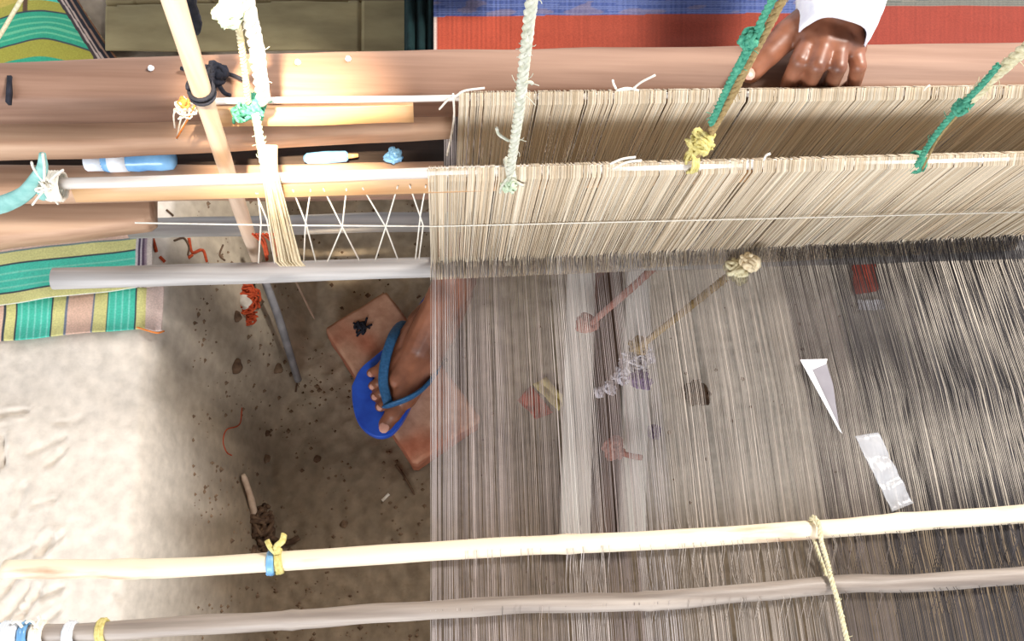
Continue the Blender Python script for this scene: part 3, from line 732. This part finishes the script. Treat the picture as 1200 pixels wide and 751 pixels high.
patch(lambda v, w_: bvert(0, v, w_), NV, NW, False); patch(lambda v, w_: bvert(1, v, w_), NV, NW, True)
bo_ = mb.build('brick', m_brick, None, True, True); bb = bmesh.new(); bb.from_mesh(bo_.data); bmesh.ops.remove_doubles(bb, verts=bb.verts, dist=.0004); bmesh.ops.recalc_face_normals(bb, faces=bb.faces); bb.to_mesh(bo_.data); bb.free()
mb = MB(); tangle(mb, P(424, 384, BZ + .002), .010, .0016, 8, 10, .25, 97)
for q in [((414, 378), (424, 385), (436, 380)), ((430, 372), (426, 384), (418, 394))]: tube(mb, curve([P(*p, BZ + .002) for p in q], 4), .0018, 5)
ms = mb.build('dried_mud', m_black); ms.parent = bo_; ms['label'] = 'dark smear of dried mud'
tag(bo_, 'dusty pinkish-red clay brick lying in the pit under the weaver\'s foot', 'brick')
# treadles
def treadle(px0, px1, z, m, label, y0=612, y1=240):
    mb = MB(); a = P((px0 + px1) / 2 - 8, y0, z * .6); b = P((px0 + px1) / 2 + 2, y1, z); wd = abs(P(px1, 450, z).x - P(px0, 450, z).x)
    board(mb, a, b, (1, 0, 0), wd, .02, 40, .003); o = mb.build('treadle', m); tag(o, label, 'treadle', 'foot treadles under the warp'); return o
treadle(665, 699, .10, m_tread, 'pale whitewashed wooden treadle under the warp, with the reddish knot on it', 640)
treadle(701, 731, .06, m_tread2, 'dark brown wooden treadle between the two pale treadles', 646)
treadle(735, 764, .10, m_tread, 'pale wooden treadle under the warp with a lump of grey lint', 638)
def cord(name, pts, r, m, label, knots=(), cat='cord', fz=.5):
    e = empty(name, pts[0], label, cat); mb = MB(); twist(mb, curve(pts, 6), r, .018, 3, fz, .006); attach(e, mb.build('cord_strand', m))
    for (c, R, rr, mm, nm, sd) in knots:
        mb = MB(); tangle(mb, c, R, rr, 10, 12, .8, sd); attach(e, mb.build(nm, mm))
    return e
zb = bB[8].z
cord('slanting_rope', [P(690, 382, .115), P(705, 368, .18), P(735, 342, .33), PY(768, 312, .385)], .0048, m_pink, 'reddish-brown cord from the first pale treadle up to the heddle bar', [(P(688, 380, .12), .013, .005, m_pink, 'knot', 61)])
cord('slanting_rope', [P(742, 412, .115), P(770, 390, .20), P(810, 358, .33), P(850, 326, .43), PY(884, 300, .385)], .0048, m_tan, 'tan cord with a fluffy yellow-white knot, tied down to the linty treadle',
     [(P(864, 318, .47), .013, .0032, m_cord, 'knot', 62), (P(880, 308, .49), .010, .0028, m_yarn, 'fluffy_tuft', 63), (P(748, 406, .125), .012, .0034, m_tan, 'lower_knot', 64)])
mb = MB()
for k, (px, py, R) in enumerate([(742, 428, .022), (728, 440, .016), (755, 418, .014), (714, 455, .010), (702, 460, .007)]): tangle(mb, P(px, py, .118), R, .0016, 10, 12, .5, 70 + k)
tag(mb.build('lint_clump', m_lint), 'whitish-grey lint clump caught on the pale treadle', 'lint')
mb = MB(); tangle(mb, P(750, 446, .122), .014, .004, 9, 12, .7, 80); tag(mb.build('lint_clump', m_purple), 'small purple lint clump hanging below the whitish lint', 'lint')
mb = MB(); tangle(mb, P(718, 525, .09), .016, .004, 8, 12, .5, 81); tube(mb, curve([P(726, 530, .09), P(740, 534, .10), P(752, 536, .11)], 4), .005, 6, wob=.4); tag(mb.build('cord_knot', m_pink), 'faded pink cord knot lying low across the treadles', 'knot')
mb = MB(); tangle(mb, G(816, 462, .010), .018, .004, 9, 12, .6, 82); tag(mb.build('dark_lump', m_root), 'dark knotty lump on the bare floor right of the treadles', 'debris')
mb = MB(); tangle(mb, G(765, 508, .01), .010, .003, 6, 12, .5, 83); tag(mb.build('purple_fluff', m_purple), 'dull purple fluff on the floor by the treadle edge', 'fluff')
# wrappers and scraps
def crumple(name, m, corners, zf, n=14, amp=.006, seed=1, thick=.0006):
    a, b, c, d = [Vector(zf(*q)) for q in corners]
    def f(u, v):
        p = a.lerp(b, u).lerp(d.lerp(c, u), v); return p + Vector((0, 0, abs(noise.noise(p * 45 + Vector((seed, 0, 0)))) * amp * 2 + abs(noise.noise(p * 120)) * amp * .4 + .002))
    o = sheet(name, m, f, None, 0, 1, 0, 1, n, n, thick); return o
tag(crumple('torn_wrapper', m_wrap, [(624, 452), (640, 442), (664, 470), (654, 482)], G), 'yellowish torn wrapper on the floor beside the first treadle', 'wrapper')
tag(crumple('red_scrap', m_redscrap, [(606, 470), (622, 452), (648, 484), (628, 492)], G, seed=4), 'faded red scrap under the yellowish wrapper', 'scrap')
tag(crumple('cloth_scrap', m_redscrap, [(996, 305), (1024, 303), (1028, 342), (1000, 346)], G, seed=6), 'brick-red cloth scrap on the floor under the dark warp', 'scrap')
tag(crumple('paper_bit', m_paper, [(1004, 352), (1034, 352), (1034, 364), (1004, 364)], G, seed=7), 'small white paper bit next to the brick-red scrap', 'paper')
WT = lambda px, py: P(px, py, WZP + .006)
pf = empty('folded_paper', WT(950, 430), 'white folded paper strip with a grey inside, lying on the warp', 'paper')
def tri(name, m, pts, zo=.0, th=.0008):
    mb = MB(); slab(mb, [WT(*p) + Vector((0, 0, zo)) for p in pts], th, bev=.0002); return mb.build(name, m, smooth=False)
m_greyp = mat('grey_paper', (138, 134, 142), (158, 154, 160), (30, 30, 30), .8, .1)
attach(pf, tri('fold', m_paper, [(937, 422), (969, 421), (967, 427), (951, 434)], .002), tri('fold', m_paper, [(937, 422), (951, 434), (986, 508), (982, 504)], .002), tri('inner_face', m_greyp, [(951, 434), (968, 425), (976, 450), (984, 505)], .0005))
tag(crumple('plastic_film', m_film, [(1000, 512), (1026, 508), (1068, 590), (1044, 600)], lambda x, y: P(x, y, WZP + .004), 24, .004, 9), 'crumpled clear plastic film lying on the warp near the folded paper', 'plastic film')

# floor litter under the bare bars
mb = MB(); tangle(mb, G(287, 352, .006), .022, .0018, 12, 14, .3, 90); tangle(mb, G(292, 372, .005), .012, .0016, 7, 12, .3, 91)
tag(mb.build('red_thread_tangle', m_red), 'brick-red thread tangle around the pale stone', 'thread')
def stone(name, c, r, m, label, cat='stone', group=None, seed=0):
    b_ = bmesh.new(); bmesh.ops.create_icosphere(b_, subdivisions=3, radius=r)
    for v in b_.verts: v.co += v.co.normalized() * r * .35 * noise.noise(v.co / r * 1.2 + Vector((seed, 0, 0))); v.co.z *= .6
    me = bpy.data.meshes.new(name); b_.to_mesh(me); b_.free(); me.materials.append(m); me.polygons.foreach_set('use_smooth', [True] * len(me.polygons))
    o = bpy.data.objects.new(name, me); COL.objects.link(o); o.location = c; tag(o, label, cat, group); return o
stone('pale_stone', G(287, 356, .008), .012, m_stone, 'pale stone inside the red thread tangle', seed=2)
stone('dark_stone', G(300, 356, .004), .010, m_root, 'dark clod right beside the pale stone', 'clod', seed=5)
for k, (q, r, lb) in enumerate([((276, 430), .011, 'grey clod halfway along the pit wall foot'), ((312, 538), .007, 'small round pebble above the root tangle'), ((277, 372), .008, 'dark clod below the red thread tangle'), ((325, 432), .009, 'tan pebble near the lower end of the grey stick'),
                              ((372, 538), .006, 'tiny dark pebble in the shade left of the brick'), ((403, 614), .006, 'dark pebble above the cream rod'), ((313, 508), .005, 'tiny pale pebble on the trodden pit floor')]):
    stone('pebble', G(*q, .003), r, m_crumb if k % 2 else m_root, lb, 'pebble', 'pebbles on the pit floor', seed=k)
def threads(name, m, lines, r, label, cat='thread'):
    mb = MB()
    if len(lines) == 1: tube(mb, curve([G(*q, .003) for q in lines[0]], 5), r, 5); tag(mb.build(name, m), label, cat); return
    e = empty(name, G(*lines[0][0]), label, cat)
    for l in lines: mb = MB(); tube(mb, curve([G(*q, .003) for q in l], 5), r, 5); attach(e, mb.build('yarn_bit', m))
threads('red_thread', m_red, [((284, 478), (281, 498), (266, 504), (262, 518), (266, 530), (272, 534)), ], .0011, 'thin curly red thread lying above the root tangle')
threads('orange_thread', m_red, [((180, 281), (183, 292), (184, 296)), ((188, 302), (194, 308)), ((222, 280), (226, 297), (238, 294), (243, 308)), ((226, 300), (222, 303))], .0022, 'rust-coloured yarn bits between the two bottom bars')
threads('brown_thread', m_root, [((205, 283), (216, 280), (222, 290), (221, 300)), ((262, 288), (258, 300), (264, 306)), ((196, 247), (204, 254))], .0014, 'dark brown yarn bits beside the rust-coloured ones')
mb = MB(); a = G(312, 322, .10); b = G(351, 448, .012); tube(mb, curve([a, a.lerp(b, .5) + Vector((.004, 0, .01)), b], 8), .0062, 10, wob=.15); tag(mb.build('grey_stick', m_pipe), 'thin dark grey stick leaning into the pit left of the brick', 'stick')
mb = MB(); tube(mb, [G(350, 446, .01), G(347, 460, .004)], .0016, 5); tag(mb.build('twig', m_root), 'short dark twig at the foot of the grey stick', 'twig')
mb = MB(); tube(mb, curve([G(344, 326, .10), G(356, 350, .05), G(369, 375, .006)], 5), [.0022] * 10 + [.001], 6); tag(mb.build('thin_stick', m_stick), 'thin pale splinter pointing at the brick corner', 'stick')
mb = MB(); tube(mb, [G(448, 587, .004), G(456, 579, .004)], .0024, 6); tag(mb.build('white_chip', m_white), 'tiny white chip on the dark floor below the brick', 'chip')
mb = MB(); tube(mb, curve([G(464, 545, .006), G(476, 562, .006), G(486, 580, .004)], 5), [.0022] * 5 + [.002] * 5 + [.001], 6); tag(mb.build('twig', m_root), 'dark twig below the brick\'s near corner', 'twig')
rt = empty('root_tangle', G(303, 610), 'dark root tangle with an upright twig, behind the cream rod', 'root')
mb = MB(); tangle(mb, G(303, 612, .012), .022, .0035, 12, 12, .6, 95); tangle(mb, G(310, 630, .010), .018, .004, 8, 12, .6, 96); tube(mb, curve([G(300, 640, .008), G(296, 655, .006), G(292, 668, .004)], 4), .005, 7, wob=.4); tube(mb, curve([G(322, 634, .01), G(340, 636, .012), G(352, 630, .012)], 4), .005, 7, wob=.4)
o1 = mb.build('root_mass', m_root); mb = MB(); tube(mb, curve([P(299, 606, .04), P(293, 580, .075), P(285, 556, .10)], 5), [.0055] * 5 + [.0045] * 5 + [.003], 7, wob=.2); o2 = mb.build('twig', m_stick); attach(rt, o1, o2)
# crumbs
mb = MB(); rnd = random.Random(12)
ico = [(0, 0, 1), (.9, 0, .2), (0, .9, .1), (-.9, 0, .2), (0, -.9, .15), (0, 0, -.6)]; icf = [(0, 1, 2), (0, 2, 3), (0, 3, 4), (0, 4, 1), (5, 2, 1), (5, 3, 2), (5, 4, 3), (5, 1, 4)]
for k in range(1500):
    px = rnd.uniform(225, 1000) if k % 4 == 0 else rnd.uniform(225, 505); py = rnd.uniform(235, 750)
    if noise.noise(Vector((px * .02, py * .02, 0))) < -.15: continue
    g = G(px, py) if k < 1500 else 0
    if g.z > .30: continue
    s = rnd.choice([.0012, .0016, .002, .003, .0042]) * rnd.uniform(.7, 1.2)
    mb.add([Vector((a * s * rnd.uniform(.7, 1.3) + g.x, b * s * rnd.uniform(.7, 1.3) + g.y, c_ * s + g.z)) for a, b, c_ in ico], icf)
o = mb.build('dirt_crumbs', m_crumb, smooth=False); tag(o, 'scattered dirt crumbs on the trodden pit floor', 'dirt', kind='stuff')

# ================================================================ the weaver
def cone(mb, a, b, ra, rb, n=14, m=5):
    """closed rounded cone from a to b"""
    a = Vector(a); b = Vector(b); t = (b - a); L = t.length; t = t / L if L > 1e-6 else Vector((0, 0, 1)); pts = []; rr = []
    for i in range(m): th = math.pi / 2 * i / m; pts.append(a - t * ra * math.cos(th)); rr.append(max(.0004, ra * math.sin(th)))
    for i in range(m + 1): th = math.pi / 2 * i / m; pts.append(b + t * rb * math.sin(th)); rr.append(max(.0004, rb * math.cos(th)))
    ref = Vector((0, 0, 1)) if abs(t.z) < .8 else Vector((0, 1, 0)); u = ref.cross(t).normalized(); v = t.cross(u); vs = []; fs = []
    for p, r in zip(pts, rr):
        for j in range(n): vs.append(p + (u * math.cos(6.2832 * j / n) + v * math.sin(6.2832 * j / n)) * r)
    K = len(pts)
    for i in range(K - 1):
        for j in range(n): fs.append((i * n + j, i * n + (j + 1) % n, (i + 1) * n + (j + 1) % n, (i + 1) * n + j))
    fs.append(tuple(range(n - 1, -1, -1))); fs.append(tuple((K - 1) * n + j for j in range(n)))
    mb.add(vs, fs)
def chain(mb, pts, rs):
    for i in range(len(pts) - 1): cone(mb, pts[i], pts[i + 1], rs[i], rs[i + 1])
def ball(mb, c, rx, ry, rz, n=20):
    vs = []; fs = []; c = Vector(c)
    for i in range(n + 1):
        th = math.pi * i / n
        for j in range(n): ph = 6.2832 * j / n; vs.append(c + Vector((max(math.sin(th), .01) * math.cos(ph) * rx, max(math.sin(th), .01) * math.sin(ph) * ry, math.cos(th) * rz)))
    for i in range(n):
        for j in range(n): fs.append((i * n + j, (i + 1) * n + j, (i + 1) * n + (j + 1) % n, i * n + (j + 1) % n))
    fs.append(tuple(range(n))); fs.append(tuple(n * n + j for j in range(n - 1, -1, -1))); mb.add(vs, fs)
def fuse(mb, name, m, voxel, smooth=4, parent=None):
    me = bpy.data.meshes.new('tmp'); me.from_pydata(mb.v, [], mb.f); bb = bmesh.new(); bb.from_mesh(me); bmesh.ops.recalc_face_normals(bb, faces=bb.faces); bb.to_mesh(me); bb.free()
    o = bpy.data.objects.new('tmp', me); COL.objects.link(o)
    r = o.modifiers.new('r', 'REMESH'); r.mode = 'VOXEL'; r.voxel_size = voxel; s = o.modifiers.new('s', 'SMOOTH'); s.iterations = smooth; s.factor = .5
    dg = bpy.context.evaluated_depsgraph_get(); dg.update(); nm = bpy.data.meshes.new_from_object(o.evaluated_get(dg)); nm.name = name
    bpy.data.objects.remove(o); nm.materials.clear(); nm.materials.append(m); nm.polygons.foreach_set('use_smooth', [True] * len(nm.polygons))
    q = bpy.data.objects.new(name, nm); COL.objects.link(q)
    if parent: attach(parent, q)
    return q
SZ = BZ + .004                   # underside of the sandal
TZ = SZ + .016                   # top of the sole
wv = empty('person', (.14, .93, LZ), 'seated weaver in a white shirt gripping the hand rail, blue flip-flop on the brick', 'person')
B = MB()
# right foot
heel = P(530, 352, TZ + .028); ank = Vector((heel.x + .004, heel.y + .012, TZ + .085))
hl = P(532, 345, TZ + .026); ball_b = P(474, 464, TZ + .021); ball_s = P(449, 436, TZ + .016); mid = P(492, 408, TZ + .034)
chain(B, [hl, P(514, 388, TZ + .026), P(494, 430, TZ + .022), ball_b], [.031, .029, .024, .021]); chain(B, [hl, P(495, 380, TZ + .024), ball_s], [.030, .026, .015])
chain(B, [ank, mid, P(466, 446, TZ + .022)], [.034, .027, .018]); chain(B, [mid, ball_s], [.022, .014]); chain(B, [mid, ball_b], [.024, .018])
chain(B, [P(470, 470, TZ + .018), P(460, 486, TZ + .017), P(452, 497, TZ + .012)], [.0165, .0135, .0115])           # big toe
toes = [((461, 462), (452, 472), (446, 476), .0095), ((457, 452), (446, 460), (440, 464), .0088), ((453, 441), (443, 448), (437, 452), .0082), ((449, 430), (441, 434), (435, 437), .0080)]
for a, b, c, r in toes: chain(B, [P(*a, TZ + .016), P(*b, TZ + .018), P(*c, TZ + .009)], [r * 1.15, r, r * .95])
kneeR = Vector((.015, .66, .415)); chain(B, [ank, ank.lerp(kneeR, .35), ank.lerp(kneeR, .7) + Vector((0, .015, 0)), kneeR], [.030, .034, .047, .046])
hipR = Vector((.06, .99, .455)); chain(B, [kneeR, hipR], [.048, .072])
# left leg
kneeL = Vector((.30, .70, .415)); ankL = Vector((.27, .62, .09)); chain(B, [ankL, ankL.lerp(kneeL, .6) + Vector((0, .012, 0)), kneeL], [.032, .046, .048]); chain(B, [kneeL, (.24, .99, .455)], [.048, .074])
chain(B, [ankL + Vector((0, .02, -.05)), (.265, .55, .03), (.265, .50, .025)], [.032, .026, .022]); chain(B, [ankL, (.265, .56, .04)], [.03, .026])
for k in range(5): chain(B, [(.24 + k * .014, .505, .024), (.238 + k * .0155, .475 + .006 * k, .018)], [.011, .0095 if k else .012])
# trunk, neck, head
chain(B, [(.15, 1.0, .47), (.15, .99, .62), (.15, .95, .78), (.15, .93, .86)], [.115, .11, .12, .085]); chain(B, [(.07, .99, .47), (.23, .99, .47)], [.10, .10])
chain(B, [(-.02, .95, .86), (.15, .93, .86), (.32, .95, .86)], [.058, .08, .058]); chain(B, [(.15, .92, .88), (.15, .89, .98)], [.052, .05])
hc = Vector((.16, .865, 1.055)); ball(B, hc, .074, .092, .105); ball(B, hc + Vector((0, -.03, -.055)), .052, .062, .052)
chain(B, [hc + Vector((0, -.088, .012)), hc + Vector((0, -.112, -.022))], [.010, .015]); ball(B, hc + Vector((.013, -.098, -.026)), .009, .009, .008); ball(B, hc + Vector((-.013, -.098, -.026)), .009, .009, .008)
chain(B, [hc + Vector((-.02, -.085, -.055)), hc + Vector((0, -.092, -.055)), hc + Vector((.02, -.085, -.055))], [.006, .009, .006]); chain(B, [hc + Vector((-.02, -.082, -.066)), hc + Vector((0, -.089, -.067)), hc + Vector((.02, -.082, -.066))], [.006, .009, .006])
for s in (-1, 1):
    ball(B, hc + Vector((s * .075, .008, -.005)), .012, .022, .032, 14); chain(B, [hc + Vector((s * .012, -.090, .030)), hc + Vector((s * .045, -.078, .032))], [.008, .006]); ball(B, hc + Vector((s * .030, -.078, .012)), .015, .012, .011, 12)
# left arm and gripping hand
HZ = .700
shL = Vector((.335, .95, .855)); elL = Vector((.45, .83, .70)); wr = P(975, 14, HZ + .004)
chain(B, [shL, elL], [.052, .040]); chain(B, [elL, elL.lerp(wr, .5), wr], [.040, .036, .027])
mc = [P(948, 46, HZ - .003), P(966, 50, HZ + .003), P(984, 53, HZ + .002), P(1001, 56, HZ - .005)]
for k, p in enumerate(mc): chain(B, [wr + Vector((-.012 + .008 * k, 0, -.004)), p], [.019, .0125])
chain(B, [mc[0], mc[1], mc[2], mc[3]], [.0125, .0125, .012, .0115])
chain(B, [P(962, 24, HZ - .004), P(985, 28, HZ)], [.020, .022])
fg = [((936, 72, .697), (925, 96, .672), (921, 102, .640), .0089), ((957, 78, .702), (948, 98, .673), (946, 102, .638), .0089), ((982, 79, .701), (974, 98, .672), (973, 101, .638), .0085), ((1006, 78, .693), (1001, 96, .670), (999, 100, .644), .0080)]
for p, (a, b, c, r) in zip(mc, fg): chain(B, [p, P(*a), P(*b), P(*c)], [r * 1.14, r * 1.04, r * .96, r * .88])
chain(B, [P(955, 20, HZ - .006), P(922, 42, .688), P(898, 66, .682), P(880, 84, .674)], [.020, .0155, .0125, .0115])
# right arm resting towards the lap
shR = Vector((-.035, .95, .855)); elR = Vector((-.14, .90, .62)); wrR = Vector((-.02, .80, .60)); chain(B, [shR, elR], [.052, .040]); chain(B, [elR, wrR], [.040, .026]); chain(B, [wrR, (.03, .775, .595)], [.026, .026])
for k in range(4): chain(B, [(.045, .795 - .016 * k, .597), (.085, .790 - .017 * k, .592), (.105, .788 - .017 * k, .580)], [.011, .0098, .0085])
chain(B, [(.0, .785, .60), (.03, .745, .598), (.055, .733, .595)], [.014, .011, .010])
body = fuse(B, 'body', m_skin, .0024, 2, wv)
# sleeve, shirt, lungi, hair, eyes
S_ = MB(); cuff = P(984, 26, HZ + .004); e_ = elL
chain(S_, [wr.lerp(elL, .45), elL, shL], [.040, .054, .064])
chain(S_, [(.15, 1.0, .50), (.15, .99, .64), (.15, .95, .78), (.15, .93, .85)], [.128, .125, .135, .098]); chain(S_, [(-.02, .95, .855), (.15, .93, .85), (.32, .95, .855)], [.068, .094, .068])
chain(S_, [shR, elR, elR.lerp(wrR, .6)], [.064, .054, .042])
shirt = fuse(S_, 'shirt', m_shirt, .005, 6, wv); shirt['label'] = 'white cotton shirt'
mb = MB(); c0 = P(977, 44, HZ + .006); c1 = c0.lerp(elL, .30) + Vector((.004, 0, .006)); c2 = c0.lerp(elL, .75)
pth = curve([c0, c0.lerp(c1, .5), c1, c2], 8); vs = []; fs = []; hem = Vector((.33, -.94, .0)).normalized()
for i, p in enumerate(pth):
    ax = (pth[min(i + 1, len(pth) - 1)] - pth[max(i - 1, 0)]).normalized(); u_ = Vector((1, .30, -.05)); u_ = (u_ - ax * u_.dot(ax)).normalized(); v_ = ax.cross(u_)
    for j in range(40):
        a_ = 6.2832 * j / 40; r_ = .0315 + .011 * min(1, i / 8) + .0022 * math.sin(a_ * 5 + i * .5) * (1 if i > 1 else .6)
        vs.append(p + u_ * math.cos(a_) * r_ * 1.02 + v_ * math.sin(a_) * r_ * .86)
for i in range(len(pth) - 1):
    for j in range(40): fs.append((i * 40 + j, i * 40 + (j + 1) % 40, (i + 1) * 40 + (j + 1) % 40, (i + 1) * 40 + j))
mb.add(vs, fs); cf = mb.build('sleeve', m_shirt); q_ = cf.modifiers.new('cloth', 'SOLIDIFY'); q_.thickness = .002; q_.offset = 0; attach(wv, cf)
shirt.modifiers.new('folds', 'DISPLACE').strength = .006
tx = bpy.data.textures.new('folds', 'CLOUDS'); tx.noise_scale = .035; shirt.modifiers['folds'].texture = tx
S_ = MB(); chain(S_, [kneeR + Vector((0, .06, -.01)), hipR], [.058, .095]); chain(S_, [kneeL + Vector((0, .06, -.01)), (.24, .99, .455)], [.058, .095]); chain(S_, [(.07, 1.0, .49), (.23, 1.0, .49)], [.12, .12]); chain(S_, [(.03, .82, .41), (.27, .82, .41)], [.055, .055])
fuse(S_, 'lungi', m_lungi, .006, 6, wv)
S_ = MB(); ball(S_, hc + Vector((0, .016, .022)), .081, .092, .100); fuse(S_, 'hair', m_hair, .005, 3, wv)
for s in (-1, 1):
    S_ = MB(); ball(S_, hc + Vector((s * .030, -.084, .013)), .009, .007, .006, 12); attach(wv, S_.build('eye', m_bluewhite))
# nails
def nail(c, d, r):
    mb = MB(); ball(mb, c, r, r * 1.1, r * .35, 10); attach(wv, mb.build('toenail', m_nail))
nail(P(450, 501, TZ + .021), None, .0080)
for (a, b, c, r) in toes: nail(P(c[0] - 1, c[1] + 1, TZ + .017), None, r * .55)
mb = MB(); ball(mb, P(877, 86, .684), .007, .008, .003, 10); attach(wv, mb.build('fingernail', m_nail))
# flip-flop
ff = empty('flip_flop', P(480, 430, SZ), None, None)
del_ = [(412, 452), (413, 472), (418, 492), (428, 505), (442, 512), (456, 510), (467, 500), (477, 484), (486, 464), (495, 440), (507, 414), (524, 388), (538, 362), (542, 342), (534, 328), (524, 324), (508, 334), (494, 352), (478, 376), (458, 400), (438, 418), (422, 432)]
ol = curve([P(x, y, TZ) for x, y in del_] + [P(*del_[0], TZ)], 4)[:-1]
mb = MB(); k = len(ol); cen = sum(ol, Vector()) / k; levels = [(0, .985, 0), (.0, 1.0, -.002), (0, 1.0, -.015), (0, .985, -.0165)]; vs = []; fs = []
for _, s, dz in levels:
    for p in ol: vs.append(cen + (p - cen) * s + Vector((0, 0, dz)))
vs.append(cen); vs.append(cen + Vector((0, 0, -.0165)))
for L_ in range(3):
    for i in range(k): j = (i + 1) % k; fs.append((L_ * k + i, (L_ + 1) * k + i, (L_ + 1) * k + j, L_ * k + j))
for i in range(k): j = (i + 1) % k; fs.append((4 * k, i, j)); fs.append((4 * k + 1, 3 * k + j, 3 * k + i))
mb.add(vs, fs); sole = mb.build('sole', m_sole, smooth=False)
bpy.data.objects.remove(ff)
ff = sole; ff.name = 'flip_flop'; ff['label'] = 'bright blue rubber flip-flop'; attach(wv, ff)
mb = MB()
def strap(pts, w0, w1):
    path = curve(pts, 6); K = len(path); tube(mb, path, [lerp(w0, w1, i / (K - 1)) for i in range(K)], 10, flat=.38)
th = P(456, 473, TZ + .036)
strap([P(452, 478, TZ + .002), P(455, 474, TZ + .030), P(449, 448, TZ + .036), P(452, 420, TZ + .043), P(460, 395, TZ + .040), P(468, 382, TZ + .016), P(474, 378, TZ)], .0075, .0085)
strap([P(452, 478, TZ + .004), P(457, 475, TZ + .033), P(478, 467, TZ + .045), P(494, 457, TZ + .040), P(507, 443, TZ + .026), P(514, 432, TZ + .006)], .0085, .0080)
o = mb.build('strap', m_strap); o.parent = ff; o['label'] = 'dark blue ribbed thong strap'
